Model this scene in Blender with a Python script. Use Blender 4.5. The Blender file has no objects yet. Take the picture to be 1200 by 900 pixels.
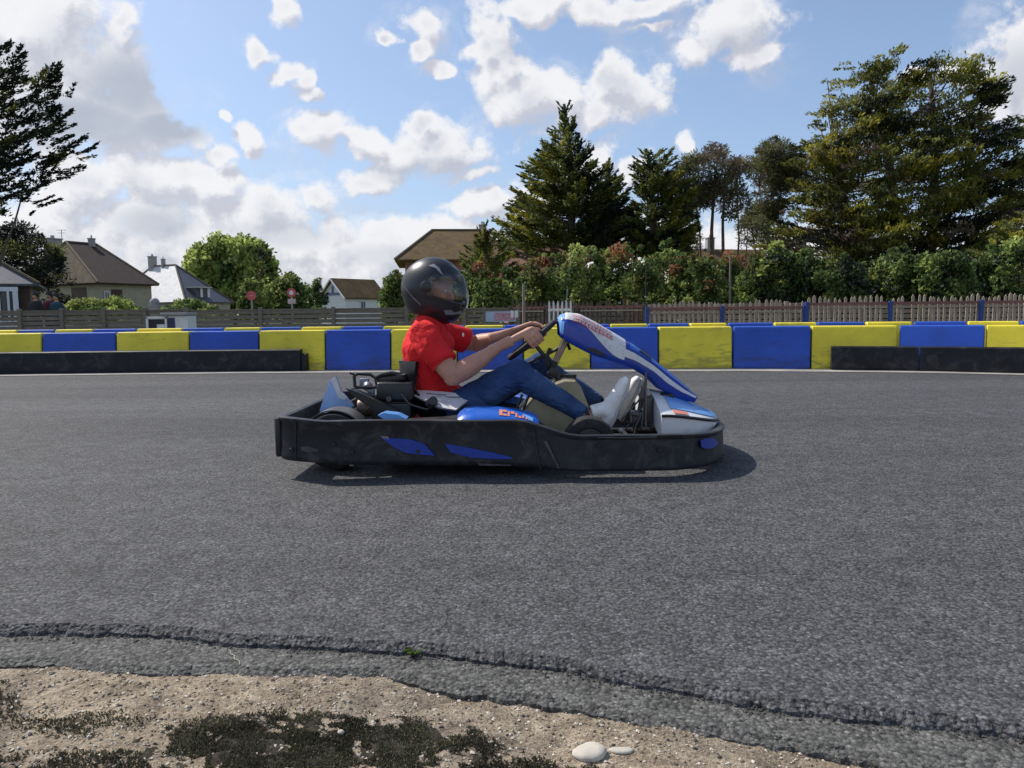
SKYS = 0.13
EXPO = 0.12
import bpy, bmesh, math, random
import numpy as np
from mathutils import Vector, Matrix, noise as mnoise
R = math.radians
random.seed(7)
rng = np.random.default_rng(11)
scene = bpy.context.scene
COL = scene.collection
# ---------------------------------------------------------------- camera
CAMH, FPX = 0.745, 900.0
PITCH = math.atan(80/900)
cp, sp = math.cos(PITCH), math.sin(PITCH)
cam_d = bpy.data.cameras.new('camera'); cam = bpy.data.objects.new('camera', cam_d); COL.objects.link(cam)
cam.location = (0, 0, CAMH); ROLL = R(.6)
cam.rotation_euler = (Matrix.Rotation(math.pi/2-PITCH, 3, 'X')@Matrix.Rotation(-ROLL, 3, 'Z')).to_euler()
cam_d.sensor_width = 36; cam_d.lens = 36*FPX/1200; cam_d.clip_start = .05; cam_d.clip_end = 4000
scene.camera = cam

def W(px, py, Y):
    """survey helper: a sight line of the photograph met at the measured distance Y"""
    a = (px-600)/FPX; b = (450-py)/FPX; a, b = a*math.cos(ROLL)+b*math.sin(ROLL), b*math.cos(ROLL)-a*math.sin(ROLL)
    d = Vector((a, cp+b*sp, -sp+b*cp))
    return Vector((0, 0, CAMH)) + d*(Y/d.y)
def G(px, py, z=0.0):
    a = (px-600)/FPX; b = (450-py)/FPX; a, b = a*math.cos(ROLL)+b*math.sin(ROLL), b*math.cos(ROLL)-a*math.sin(ROLL)
    d = Vector((a, cp+b*sp, -sp+b*cp))
    return Vector((0, 0, CAMH)) + d*((z-CAMH)/d.z)

# ---------------------------------------------------------------- materials
def newmat(name):
    m = bpy.data.materials.new(name); m.use_nodes = True
    nt = m.node_tree; nt.nodes.clear()
    return m, nt
def N(nt, t, **kw):
    n = nt.nodes.new(t)
    for k, v in kw.items(): setattr(n, k, v)
    return n
def ramp(nt, src, stops):
    r = N(nt, 'ShaderNodeValToRGB'); e = r.color_ramp.elements
    while len(e) > 1: e.remove(e[0])
    e[0].position = stops[0][0]; e[0].color = (*stops[0][1], 1)
    for p, c in stops[1:]:
        x = e.new(p); x.color = (*c, 1)
    nt.links.new(src, r.inputs[0]); return r.outputs[0]
def noisetex(nt, vec, scale, detail=4, rough=.55, dist=0):
    n = N(nt, 'ShaderNodeTexNoise'); n.inputs['Scale'].default_value = scale
    n.inputs['Detail'].default_value = detail; n.inputs['Roughness'].default_value = rough
    n.inputs['Distortion'].default_value = dist
    nt.links.new(vec, n.inputs['Vector']); return n.outputs['Fac']
def mixc(nt, fac, a, b, mode='MIX'):
    m = N(nt, 'ShaderNodeMix', data_type='RGBA', blend_type=mode)
    for sock, v in ((m.inputs[0], fac), (m.inputs[6], a), (m.inputs[7], b)):
        if hasattr(v, 'is_output') or isinstance(v, bpy.types.NodeSocket): nt.links.new(v, sock)
        elif isinstance(v, (int, float)): sock.default_value = v
        else: sock.default_value = (*v, 1)
    return m.outputs[2]
def mth(nt, op, a, b=None, c=None, clamp=False):
    m = N(nt, 'ShaderNodeMath', operation=op, use_clamp=clamp)
    for i, v in enumerate((a, b, c)):
        if v is None: continue
        if isinstance(v, bpy.types.NodeSocket): nt.links.new(v, m.inputs[i])
        else: m.inputs[i].default_value = v
    return m.outputs[0]
def finish(m, nt, col, rough=.6, metallic=0, bump=None, bstr=.3, bdist=.01, spec=.5, coat=0, trans=0, alpha=None):
    p = N(nt, 'ShaderNodeBsdfPrincipled'); o = N(nt, 'ShaderNodeOutputMaterial')
    def put(s, v):
        if isinstance(v, bpy.types.NodeSocket): nt.links.new(v, s)
        elif isinstance(v, tuple): s.default_value = (*v, 1)
        else: s.default_value = v
    put(p.inputs['Base Color'], col); put(p.inputs['Roughness'], rough); put(p.inputs['Metallic'], metallic)
    p.inputs['Specular IOR Level'].default_value = spec
    p.inputs['Coat Weight'].default_value = coat; p.inputs['Transmission Weight'].default_value = trans
    if bump is not None:
        b = N(nt, 'ShaderNodeBump'); b.inputs['Strength'].default_value = bstr; b.inputs['Distance'].default_value = bdist
        nt.links.new(bump, b.inputs['Height']); nt.links.new(b.outputs[0], p.inputs['Normal'])
    nt.links.new(p.outputs[0], o.inputs[0]); return m
def objvec(nt, scale=None):
    t = N(nt, 'ShaderNodeTexCoord')
    if scale is None: return t.outputs['Object']
    mp = N(nt, 'ShaderNodeMapping'); mp.inputs['Scale'].default_value = scale
    nt.links.new(t.outputs['Object'], mp.inputs[0]); return mp.outputs[0]
def simple(name, c, rough=.5, var=.25, scale=6, metallic=0, bstr=.15, bscale=60, bdist=.003, spec=.5, coat=0, stretch=None, dirt=None, dirtamt=.35):
    """plain surface with tone variation, fine bump and optional dirt patches"""
    m, nt = newmat(name); v = objvec(nt, stretch)
    n1 = noisetex(nt, v, scale, 6, .6)
    lo = tuple(x*(1-var) for x in c); hi = tuple(min(1, x*(1+var)) for x in c)
    col = ramp(nt, n1, [(.3, lo), (.7, hi)])
    if dirt:
        n2 = noisetex(nt, v, scale*2.3, 8, .7, .6)
        f = ramp(nt, n2, [(.5, (0, 0, 0)), (.68, (dirtamt,)*3)])
        col = mixc(nt, f, col, dirt)
    nb = noisetex(nt, v, bscale, 3)
    rr = mth(nt, 'MULTIPLY_ADD', n1, .3, rough-.15, clamp=True)
    return finish(m, nt, col, rr, metallic, nb, bstr, bdist, spec, coat)

def leafmat(name, cols, transl=.35, nscale=.6):
    m, nt = newmat(name)
    g = N(nt, 'ShaderNodeNewGeometry'); v = objvec(nt)
    k = len(cols)
    c1 = ramp(nt, g.outputs['Random Per Island'], [(i/(k-1), c) for i, c in enumerate(cols)])
    n = noisetex(nt, v, nscale, 3)
    f = ramp(nt, n, [(.35, (.55,)*3), (.65, (1.35,)*3)])
    c = mixc(nt, 1.0, c1, f, 'MULTIPLY')
    d = N(nt, 'ShaderNodeBsdfPrincipled'); d.inputs['Roughness'].default_value = .65; d.inputs['Specular IOR Level'].default_value = .25
    nt.links.new(c, d.inputs['Base Color'])
    t = N(nt, 'ShaderNodeBsdfTranslucent'); nt.links.new(c, t.inputs[0])
    x = N(nt, 'ShaderNodeMixShader'); x.inputs[0].default_value = transl
    nt.links.new(d.outputs[0], x.inputs[1]); nt.links.new(t.outputs[0], x.inputs[2])
    o = N(nt, 'ShaderNodeOutputMaterial'); nt.links.new(x.outputs[0], o.inputs[0])
    return m

# ---------------------------------------------------------------- mesh builder
class MB:
    def __init__(s): s.v = []; s.f = []; s.m = []
    def add(s, vs, fs, mi=0):
        b = len(s.v); s.v += [tuple(v) for v in vs]
        s.f += [tuple(i+b for i in f) for f in fs]; s.m += [mi]*len(fs)
    def box(s, c, size, rot=None, mi=0, bev=0):
        hx, hy, hz = [x/2 for x in size]
        M = Matrix.Identity(3) if rot is None else rot
        if bev <= 0:
            vs = [Vector(c)+M@Vector((x*hx, y*hy, z*hz)) for x in (-1, 1) for y in (-1, 1) for z in (-1, 1)]
            s.add(vs, [(0, 1, 3, 2), (4, 6, 7, 5), (0, 4, 5, 1), (2, 3, 7, 6), (0, 2, 6, 4), (1, 5, 7, 3)], mi)
        else:
            bm = bmesh.new(); bmesh.ops.create_cube(bm, size=1)
            for v in bm.verts: v.co = Vector((v.co.x*hx*2, v.co.y*hy*2, v.co.z*hz*2))
            bmesh.ops.bevel(bm, geom=bm.edges[:], offset=min(bev, min(hx, hy, hz)*.9), segments=2, profile=.5, affect='EDGES')
            bm.verts.index_update()
            s.add([Vector(c)+M@v.co for v in bm.verts], [[v.index for v in f.verts] for f in bm.faces], mi); bm.free()
    def rings(s, rings, closed=True, caps=True, mi=0):
        n = len(rings[0]); vs = [p for r in rings for p in r]; fs = []
        for i in range(len(rings)-1):
            for j in range(n if closed else n-1):
                k = (j+1) % n
                fs.append((i*n+j, i*n+k, (i+1)*n+k, (i+1)*n+j))
        if caps and closed:
            fs.append(tuple(range(n-1, -1, -1))); fs.append(tuple((len(rings)-1)*n+j for j in range(n)))
        s.add(vs, fs, mi)
    def tube(s, pts, r, seg=10, mi=0, caps=True, up=None):
        """round tube; r: number, list, or list of (in-plane, across) radii"""
        pts = [Vector(p) for p in pts]; n = len(pts)
        rs = r if isinstance(r, (list, tuple)) else [r]*n
        rings = []; pu = Vector(up) if up is not None else None
        for i, p in enumerate(pts):
            d = (pts[min(i+1, n-1)]-pts[max(i-1, 0)]).normalized()
            if pu is None: pu = Vector((0, 1, 0)) if abs(d.y) < .9 else Vector((1, 0, 0))
            side = (pu - d*pu.dot(d)).normalized(); oth = d.cross(side); pu = side
            a, b = (rs[i] if isinstance(rs[i], (tuple, list)) else (rs[i], rs[i]))
            rings.append([p+side*(b*math.cos(t))+oth*(a*math.sin(t)) for t in [2*math.pi*k/seg for k in range(seg)]])
        s.rings(rings, True, caps, mi)
    def ball(s, c, rad, seg=16, mi=0, rot=None):
        M = rot or Matrix.Identity(3); rings = []
        n = seg//2
        for i in range(1, n):
            ph = math.pi*i/n
            rings.append([Vector(c)+M@Vector((rad[0]*math.sin(ph)*math.cos(t), rad[1]*math.sin(ph)*math.sin(t), -rad[2]*math.cos(ph))) for t in [2*math.pi*k/seg for k in range(seg)]])
        s.rings(rings, True, True, mi)
    def prism(s, poly, y0, y1, mi=0):
        """side-view polygon [(x,z)] extruded across y"""
        n = len(poly)
        vs = [(x, y0, z) for x, z in poly]+[(x, y1, z) for x, z in poly]
        fs = [tuple(range(n)), tuple(range(2*n-1, n-1, -1))]+[(i, i+n, (i+1) % n+n, (i+1) % n) for i in range(n)]
        s.add(vs, fs, mi)
    def torus(s, c, axis, R_, r, seg=32, rs=10, mi=0, sx=1):
        ax = Vector(axis).normalized(); a = ax.orthogonal().normalized(); b = ax.cross(a); vs = []; fs = []
        for i in range(seg):
            t = 2*math.pi*i/seg; d = a*math.cos(t)+b*math.sin(t)
            for j in range(rs):
                q = 2*math.pi*j/rs
                vs.append(Vector(c)+d*(R_+r*math.cos(q))+ax*(r*sx*math.sin(q)))
        for i in range(seg):
            for j in range(rs):
                i2 = (i+1) % seg; j2 = (j+1) % rs
                fs.append((i*rs+j, i2*rs+j, i2*rs+j2, i*rs+j2))
        s.add(vs, fs, mi)
    def lathe(s, c, axis, prof, seg=32, mi=0):
        """prof: [(offset along axis, radius)]"""
        ax = Vector(axis).normalized(); a = ax.orthogonal().normalized(); b = ax.cross(a)
        rings = [[Vector(c)+ax*o+(a*math.cos(t)+b*math.sin(t))*r for t in [2*math.pi*k/seg for k in range(seg)]] for o, r in prof]
        s.rings(rings, True, True, mi)
    def mesh(s, name, mats, origin=(0, 0, 0), smooth=True, angle=40):
        me = bpy.data.meshes.new(name); o = Vector(origin)
        me.from_pydata([tuple(Vector(v)-o) for v in s.v], [], s.f)
        for m in (mats if isinstance(mats, (list, tuple)) else [mats]): me.materials.append(m)
        me.polygons.foreach_set('material_index', s.m)
        bm = bmesh.new(); bm.from_mesh(me); bmesh.ops.recalc_face_normals(bm, faces=bm.faces[:]); bm.to_mesh(me); bm.free()
        if smooth: me.shade_smooth(); me.set_sharp_from_angle(angle=R(angle))
        me.update(); return me
    def obj(s, name, mats, parent=None, smooth=True, origin=None, angle=40):
        og = Vector(parent_origin(parent)) if parent else Vector(origin or (0, 0, 0))
        o = bpy.data.objects.new(name, s.mesh(name, mats, og, smooth, angle)); COL.objects.link(o)
        if parent: o.parent = parent
        else: o.location = og
        return o
def parent_origin(p):
    l = Vector(p.location)
    while p.parent: p = p.parent; l += p.location
    return l
def tag(o, label=None, cat=None, group=None, kind=None):
    if label: o['label'] = label
    if cat: o['category'] = cat
    if group: o['group'] = group
    if kind: o['kind'] = kind
    return o
def empty(name, loc, label, cat, group=None):
    o = bpy.data.objects.new(name, None); COL.objects.link(o); o.location = loc; o.empty_display_size = .2
    return tag(o, label, cat, group)
def copy_thing(root, loc, label):
    r = root.copy(); COL.objects.link(r); r.location = loc; r['label'] = label
    for ch in root.children:
        c = ch.copy(); COL.objects.link(c); c.parent = r
        for g in ch.children:
            d = g.copy(); COL.objects.link(d); d.parent = c
    return r
def remesh(o, voxel, smooth_it=3, sub=0):
    """fuse the overlapping shapes of one mesh into a continuous skin"""
    m = o.modifiers.new('r', 'REMESH'); m.mode = 'VOXEL'; m.voxel_size = voxel; m.use_smooth_shade = True
    if smooth_it:
        s = o.modifiers.new('s', 'SMOOTH'); s.factor = .5; s.iterations = smooth_it
    dg = bpy.context.evaluated_depsgraph_get(); dg.update()
    me = bpy.data.meshes.new_from_object(o.evaluated_get(dg)); mats = list(o.data.materials)
    o.modifiers.clear(); o.data = me
    if not me.materials:
        for x in mats: me.materials.append(x)
    me.shade_smooth(); return o
def fastquads(name, V, mats, mi=None, origin=(0, 0, 0), parent=None):
    """V: (n,4,3) leaf quads"""
    V = np.asarray(V, dtype=np.float32) - np.array(origin, dtype=np.float32); n = len(V)
    me = bpy.data.meshes.new(name); me.vertices.add(n*4); me.vertices.foreach_set('co', V.reshape(-1))
    me.loops.add(n*4); me.loops.foreach_set('vertex_index', np.arange(n*4, dtype=np.int32))
    me.polygons.add(n); me.polygons.foreach_set('loop_start', np.arange(0, n*4, 4, dtype=np.int32))
    for m in mats: me.materials.append(m)
    if mi is not None: me.polygons.foreach_set('material_index', np.asarray(mi, dtype=np.int32))
    me.update(calc_edges=True); me.validate()
    o = bpy.data.objects.new(name, me); COL.objects.link(o)
    if parent: o.parent = parent
    else: o.location = origin
    return o
def smoothstep(a, b, x):
    t = max(0, min(1, (x-a)/(b-a))); return t*t*(3-2*t)
# ---------------------------------------------------------------- light and sky
SUN_EL, SUN_AZ = 47.0, -57.0          # azimuth measured from +Y towards +X (negative: left)
se, sa = R(SUN_EL), R(SUN_AZ)
sun_dir = Vector((math.sin(sa)*math.cos(se), math.cos(sa)*math.cos(se), math.sin(se)))
sd = bpy.data.lights.new('sun', 'SUN'); sd.energy = 4.2; sd.angle = R(.55); sd.color = (1, .955, .88)
so = bpy.data.objects.new('sun', sd); COL.objects.link(so); so.rotation_euler = sun_dir.to_track_quat('Z', 'Y').to_euler()
wd = bpy.data.worlds.new('World'); scene.world = wd; wd.use_nodes = True
nt = wd.node_tree; nt.nodes.clear()
# clouds: (px, py, rx, ry) surveyed in the photograph, stored as azimuth / elevation on the sky
CL = [(30,30,95,80),(95,75,70,75),(60,120,110,62),(150,135,70,42),(200,150,38,24),
      (80,225,75,48),(170,212,62,36),(235,215,52,36),(310,245,62,40),(365,228,28,20),(60,300,110,70),(200,285,120,60),(330,300,120,55),(440,300,80,42),(520,275,62,26),(590,300,80,36),
      (338,22,18,19),(299,62,17,17),(333,80,16,12),(350,90,12,14),(298,156,17,22),(372,156,38,24),(420,162,32,20),(470,178,44,30),(525,175,52,36),(440,208,36,18),(505,140,22,14),(572,240,60,16),
      (494,22,22,20),(490,50,16,18),(512,78,16,10),(575,55,34,30),(590,90,30,30),(612,125,42,34),(665,120,44,36),(738,98,42,36),(700,128,30,22),(630,8,60,16),(700,16,40,16),(770,6,46,18),(775,28,40,6),(858,28,58,34),(895,65,38,24),(820,55,26,22),
      (1200,45,52,52),(1175,110,46,40),(1220,100,60,70),(705,185,28,26),(735,196,24,18),(802,166,11,15),(668,215,46,30),(620,238,30,22),
      (900,300,90,42),(1060,300,120,30),(760,300,120,40),(1115,95,26,14),(452,45,14,10),(365,110,14,8),(560,205,22,10),(268,128,10,7),(150,30,10,20),(545,60,16,14),(1060,95,16,8),(255,175,22,8),(-60,150,90,90),(-100,330,160,60),(1320,250,140,60)]
def azel(px, py):
    d = (W(px, py, 1)-Vector((0, 0, CAMH))).normalized()
    return math.atan2(d.x, d.y), math.asin(d.z)
# other clouds round the rest of the sky (seen only from other positions and in reflections)
blobs = []
for (x, y, rx, ry) in CL:
    a, e = azel(x, y); a1, _ = azel(x+rx, y); a0, _ = azel(x-rx, y); _, e1 = azel(x, y-ry); _, e0 = azel(x, y+ry)
    blobs.append((a, e, (a1-a0)/2, (e1-e0)/2))
rs = random.Random(5)
for i in range(7):
    blobs.append((rs.choice((-1, 1))*rs.uniform(1.0, 3.1), rs.uniform(.1, .6), rs.uniform(.2, .45), rs.uniform(.07, .16)))
def field_group():
    g = bpy.data.node_groups.new('cloud_field', 'ShaderNodeTree')
    g.interface.new_socket('Vector', in_out='INPUT', socket_type='NodeSocketVector')
    g.interface.new_socket('Value', in_out='OUTPUT', socket_type='NodeSocketFloat')
    gi = g.nodes.new('NodeGroupInput'); go = g.nodes.new('NodeGroupOutput'); src = gi.outputs[0]
    n = g.nodes.new('ShaderNodeTexNoise'); n.inputs['Scale'].default_value = 14; n.inputs['Detail'].default_value = 3
    g.links.new(src, n.inputs['Vector'])
    s = g.nodes.new('ShaderNodeVectorMath'); s.operation = 'SUBTRACT'; g.links.new(n.outputs['Color'], s.inputs[0]); s.inputs[1].default_value = (.5, .5, .5)
    k = g.nodes.new('ShaderNodeVectorMath'); k.operation = 'MULTIPLY_ADD'; g.links.new(s.outputs[0], k.inputs[0]); k.inputs[1].default_value = (.085, .06, 0); g.links.new(src, k.inputs[2])
    cur = None
    for (a, e, ra, re) in blobs:
        x = g.nodes.new('ShaderNodeVectorMath'); x.operation = 'MULTIPLY_ADD'
        x.inputs[1].default_value = (1/ra, 1/re, 0); x.inputs[2].default_value = (-a/ra, -e/re, 0); g.links.new(k.outputs[0], x.inputs[0])
        l = g.nodes.new('ShaderNodeVectorMath'); l.operation = 'LENGTH'; g.links.new(x.outputs[0], l.inputs[0])
        if cur is None: cur = l.outputs['Value']
        else:
            m = g.nodes.new('ShaderNodeMath'); m.operation = 'SMOOTH_MIN'; g.links.new(cur, m.inputs[0]); g.links.new(l.outputs['Value'], m.inputs[1]); m.inputs[2].default_value = .35; cur = m.outputs[0]
    big = g.nodes.new('ShaderNodeTexVoronoi'); big.feature = 'F1'; big.inputs['Scale'].default_value = 21
    g.links.new(k.outputs[0], big.inputs['Vector'])
    n2 = g.nodes.new('ShaderNodeTexNoise'); n2.inputs['Scale'].default_value = 19; n2.inputs['Detail'].default_value = 6; n2.inputs['Roughness'].default_value = .66
    g.links.new(src, n2.inputs['Vector'])
    m1 = g.nodes.new('ShaderNodeMath'); m1.operation = 'MULTIPLY_ADD'; g.links.new(n2.outputs['Fac'], m1.inputs[0]); m1.inputs[1].default_value = 2.1; m1.inputs[2].default_value = .0
    m2 = g.nodes.new('ShaderNodeMath'); m2.operation = 'SUBTRACT'; g.links.new(m1.outputs[0], m2.inputs[0]); g.links.new(cur, m2.inputs[1])
    m3 = g.nodes.new('ShaderNodeMath'); m3.operation = 'MULTIPLY_ADD'; g.links.new(big.outputs['Distance'], m3.inputs[0]); m3.inputs[1].default_value = -.75; g.links.new(m2.outputs[0], m3.inputs[2])
    m4 = g.nodes.new('ShaderNodeMath'); m4.operation = 'ADD'; g.links.new(m3.outputs[0], m4.inputs[0]); m4.inputs[1].default_value = .49
    g.links.new(m4.outputs[0], go.inputs[0]); return g
fg = field_group()
tc = N(nt, 'ShaderNodeTexCoord'); sx = N(nt, 'ShaderNodeSeparateXYZ'); nt.links.new(tc.outputs['Generated'], sx.inputs[0])
az = mth(nt, 'ARCTAN2', sx.outputs[0], sx.outputs[1]); el = mth(nt, 'ARCSINE', sx.outputs[2])
cx = N(nt, 'ShaderNodeCombineXYZ'); nt.links.new(az, cx.inputs[0]); nt.links.new(el, cx.inputs[1])
g1 = N(nt, 'ShaderNodeGroup'); g1.node_tree = fg; nt.links.new(cx.outputs[0], g1.inputs[0])
off = N(nt, 'ShaderNodeVectorMath', operation='ADD'); nt.links.new(cx.outputs[0], off.inputs[0]); off.inputs[1].default_value = (-.010, .020, 0)
g2 = N(nt, 'ShaderNodeGroup'); g2.node_tree = fg; nt.links.new(off.outputs[0], g2.inputs[0])
F = g1.outputs[0]
def mr(src, a, b, c, d):
    m = N(nt, 'ShaderNodeMapRange', interpolation_type='SMOOTHSTEP'); nt.links.new(src, m.inputs[0])
    for i, v in enumerate((a, b, c, d)): m.inputs[i+1].default_value = v
    return m.outputs[0]
wn = N(nt, 'ShaderNodeTexNoise'); wn.inputs['Scale'].default_value = 9; wn.inputs['Detail'].default_value = 5; wn.inputs['Roughness'].default_value = .62; wn.inputs['Distortion'].default_value = .8
nt.links.new(cx.outputs[0], wn.inputs['Vector'])
veil = mth(nt, 'MULTIPLY', mr(F, -1.1, .2, 0, .5), mr(wn.outputs['Fac'], .46, .72, 0, 1))
alpha = mth(nt, 'MAXIMUM', mr(F, -.12, .46, 0, .95), veil)
lit = mth(nt, 'SUBTRACT', F, g2.outputs[0])                    # relief towards the sun side
shade = mr(lit, -.50, .34, 0, 1)
thick = mr(F, .35, 1.15, 0, 1)
gcur = None
for (x, y, rx, ry, k) in [(150,105,80,60,1),(195,148,60,26,1.15),(100,140,110,38,1.1),(95,60,60,50,.5),(180,262,60,26,.75),(60,290,80,24,.5),(330,275,90,22,.5),(450,300,70,18,.45),(600,60,30,22,.4),(860,50,46,22,.55),(1195,90,50,50,.7),(520,195,50,16,.5),(640,150,50,18,.45),(470,205,46,14,.5)]:
    a_, e_ = azel(x, y); a1_, _ = azel(x+rx, y); _, e1_ = azel(x, y-ry); ra_, re_ = a1_-a_, e1_-e_
    gx = N(nt, 'ShaderNodeVectorMath', operation='MULTIPLY_ADD'); nt.links.new(cx.outputs[0], gx.inputs[0]); gx.inputs[1].default_value = (1/ra_, 1/re_, 0); gx.inputs[2].default_value = (-a_/ra_, -e_/re_, 0)
    gl_ = N(nt, 'ShaderNodeVectorMath', operation='LENGTH'); nt.links.new(gx.outputs[0], gl_.inputs[0])
    gm = N(nt, 'ShaderNodeMapRange', interpolation_type='SMOOTHSTEP'); nt.links.new(gl_.outputs['Value'], gm.inputs[0])
    for i_, v_ in enumerate((1.25, .25, 0, k)): gm.inputs[i_+1].default_value = v_
    gcur = gm.outputs[0] if gcur is None else mth(nt, 'MAXIMUM', gcur, gm.outputs[0])
gn = N(nt, 'ShaderNodeTexNoise'); gn.inputs['Scale'].default_value = 11; gn.inputs['Detail'].default_value = 5; nt.links.new(cx.outputs[0], gn.inputs['Vector'])
gray = mth(nt, 'MULTIPLY', mth(nt, 'MULTIPLY_ADD', gn.outputs['Fac'], .9, .45), gcur, clamp=True)
gn2 = mth(nt, 'MULTIPLY', mr(gn.outputs['Fac'], .42, .68, 0, .55), thick)
warm = mixc(nt, shade, (.54, .55, .62), (.85, .845, .86))
ccol = mixc(nt, mth(nt, 'MAXIMUM', mth(nt, 'MULTIPLY', gray, 1.05, clamp=True), gn2), warm, (.43, .47, .55))
sky = N(nt, 'ShaderNodeTexSky', sky_type='NISHITA'); sky.sun_disc = False; sky.sun_elevation = se; sky.sun_rotation = sa
sky.air_density = 1.0; sky.dust_density = 1.2; sky.ozone_density = 1.6; sky.altitude = 0
skb = N(nt, 'ShaderNodeMix', data_type='RGBA', blend_type='MULTIPLY'); skb.inputs[0].default_value = 1
nt.links.new(sky.outputs[0], skb.inputs[6]); skb.inputs[7].default_value = (SKYS, SKYS, SKYS, 1)
upf = mr(sx.outputs[2], -.02, .02, 0, 1)
a2 = mth(nt, 'MULTIPLY', alpha, upf)
cb = N(nt, 'ShaderNodeBackground'); cb.inputs[1].default_value = 1.0; nt.links.new(ccol, cb.inputs[0])
sb = N(nt, 'ShaderNodeBackground'); sb.inputs[1].default_value = SKYS
hz = mr(sx.outputs[2], 0.0, .5, .45, .12)
nt.links.new(mixc(nt, hz, sky.outputs[0], (2.6, 3.7, 6.2)), sb.inputs[0])
mx = N(nt, 'ShaderNodeMixShader'); nt.links.new(a2, mx.inputs[0]); nt.links.new(sb.outputs[0], mx.inputs[1]); nt.links.new(cb.outputs[0], mx.inputs[2])
wo = N(nt, 'ShaderNodeOutputWorld'); nt.links.new(mx.outputs[0], wo.inputs[0])
nt.nodes.remove(skb)
wd.cycles.sampling_method = 'MANUAL'; wd.cycles.sample_map_resolution = 512
vs_ = scene.view_settings; vs_.view_transform = 'Standard'; vs_.look = 'None'; vs_.exposure = EXPO; vs_.gamma = 1; vs_.use_curve_mapping = False
scene.cycles.max_bounces = 6; scene.cycles.transparent_max_bounces = 8; scene.cycles.use_denoising = True

# ---------------------------------------------------------------- ground
def asphalt(name, base, contrast=1.0, tint=(1, 1, 1), bd=.006):
    m, nt = newmat(name); v = objvec(nt)
    vo = N(nt, 'ShaderNodeTexVoronoi', feature='F1'); vo.inputs['Scale'].default_value = 125; nt.links.new(v, vo.inputs['Vector'])
    vo2 = N(nt, 'ShaderNodeTexVoronoi', feature='F1'); vo2.inputs['Scale'].default_value = 290; nt.links.new(v, vo2.inputs['Vector'])
    sep = N(nt, 'ShaderNodeSeparateColor'); nt.links.new(vo.outputs['Color'], sep.inputs[0])
    b = base
    def g(k): return tuple(min(1, b*k*t) for t in tint)
    c1 = ramp(nt, sep.outputs[0], [(0, g(.35)), (.35, g(.8)), (.8, g(1.25)), (.94, g(1.4)), (1, g(1.9))])
    gap = ramp(nt, vo.outputs['Distance'], [(.25, (1, 1, 1)), (.75, (.35,)*3)])
    c = mixc(nt, .75*contrast, c1, gap, 'MULTIPLY')
    n = noisetex(nt, v, 9, 8, .65); f = ramp(nt, n, [(.3, (.72,)*3), (.7, (1.25,)*3)])
    c = mixc(nt, 1.0, c, f, 'MULTIPLY')
    nl = noisetex(nt, objvec(nt, (.16, 1.3, 1)), .8, 5, .55, .4); f = ramp(nt, nl, [(.33, (.80,)*3), (.5, (1.0,)*3), (.67, (1.17,)*3)])
    c = mixc(nt, 1.0, c, f, 'MULTIPLY')
    h = mth(nt, 'MULTIPLY_ADD', vo.outputs['Distance'], -1.0, 1.0)
    h = mth(nt, 'MULTIPLY_ADD', vo2.outputs['Distance'], -.4, h)
    h = mth(nt, 'MULTIPLY_ADD', noisetex(nt, v, 30, 4), .8, h)
    return finish(m, nt, c, .82, 0, h, .8, bd*.6, .3)
M_track = asphalt('asphalt_new', .108, 1, (1.0, .985, 1.0))
M_old = asphalt('asphalt_old', .115, .8, (1.02, 1.0, .92))
def soil(name, cols, sc=18):
    m, nt = newmat(name); v = objvec(nt)
    n = noisetex(nt, v, sc, 9, .72, .3); c = ramp(nt, n, [(.28+.44*i/(len(cols)-1), x) for i, x in enumerate(cols)])
    n2 = noisetex(nt, v, sc*9, 3, .6); f = ramp(nt, n2, [(.35, (.6,)*3), (.6, (1.15,)*3)])
    c = mixc(nt, 1, c, f, 'MULTIPLY')
    big = noisetex(nt, v, 2.2, 3); f = ramp(nt, big, [(.35, (.8, .8, .82)), (.65, (1.15, 1.12, 1.08))])
    c = mixc(nt, 1, c, f, 'MULTIPLY')
    h = mth(nt, 'MULTIPLY_ADD', n2, .5, n)
    return finish(m, nt, c, .9, 0, h, 1.0, .012, .2)
M_sand = soil('sandy_soil', [(.085, .066, .046), (.25, .20, .145), (.40, .33, .24), (.56, .48, .37)])
M_grassground = soil('rough_grass_soil', [(.04, .06, .02), (.08, .10, .035), (.14, .13, .06)], 1.5)

gb = MB(); gb.add([(-1800, -60, -.06), (1800, -60, -.06), (1800, 3200, -.06), (-1800, 3200, -.06)], [(0, 1, 2, 3)])
tag(gb.obj('ground', M_grassground, smooth=False), kind='structure')

EA = [(-260,738),(-100,735),(0,733),(100,733),(200,735),(270,745),(340,748),(400,750),(480,755),(560,762),(620,770),(700,783),(800,800),(900,818),(1000,830),(1100,838),(1200,850),(1400,880),(1700,940)]
EB = [(-260,780),(-100,785),(0,787),(60,786),(110,795),(200,798),(300,797),(400,799),(455,800),(520,815),(600,828),(700,845),(800,862),(900,880),(1030,900),(1250,945),(1700,1050)]
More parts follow.
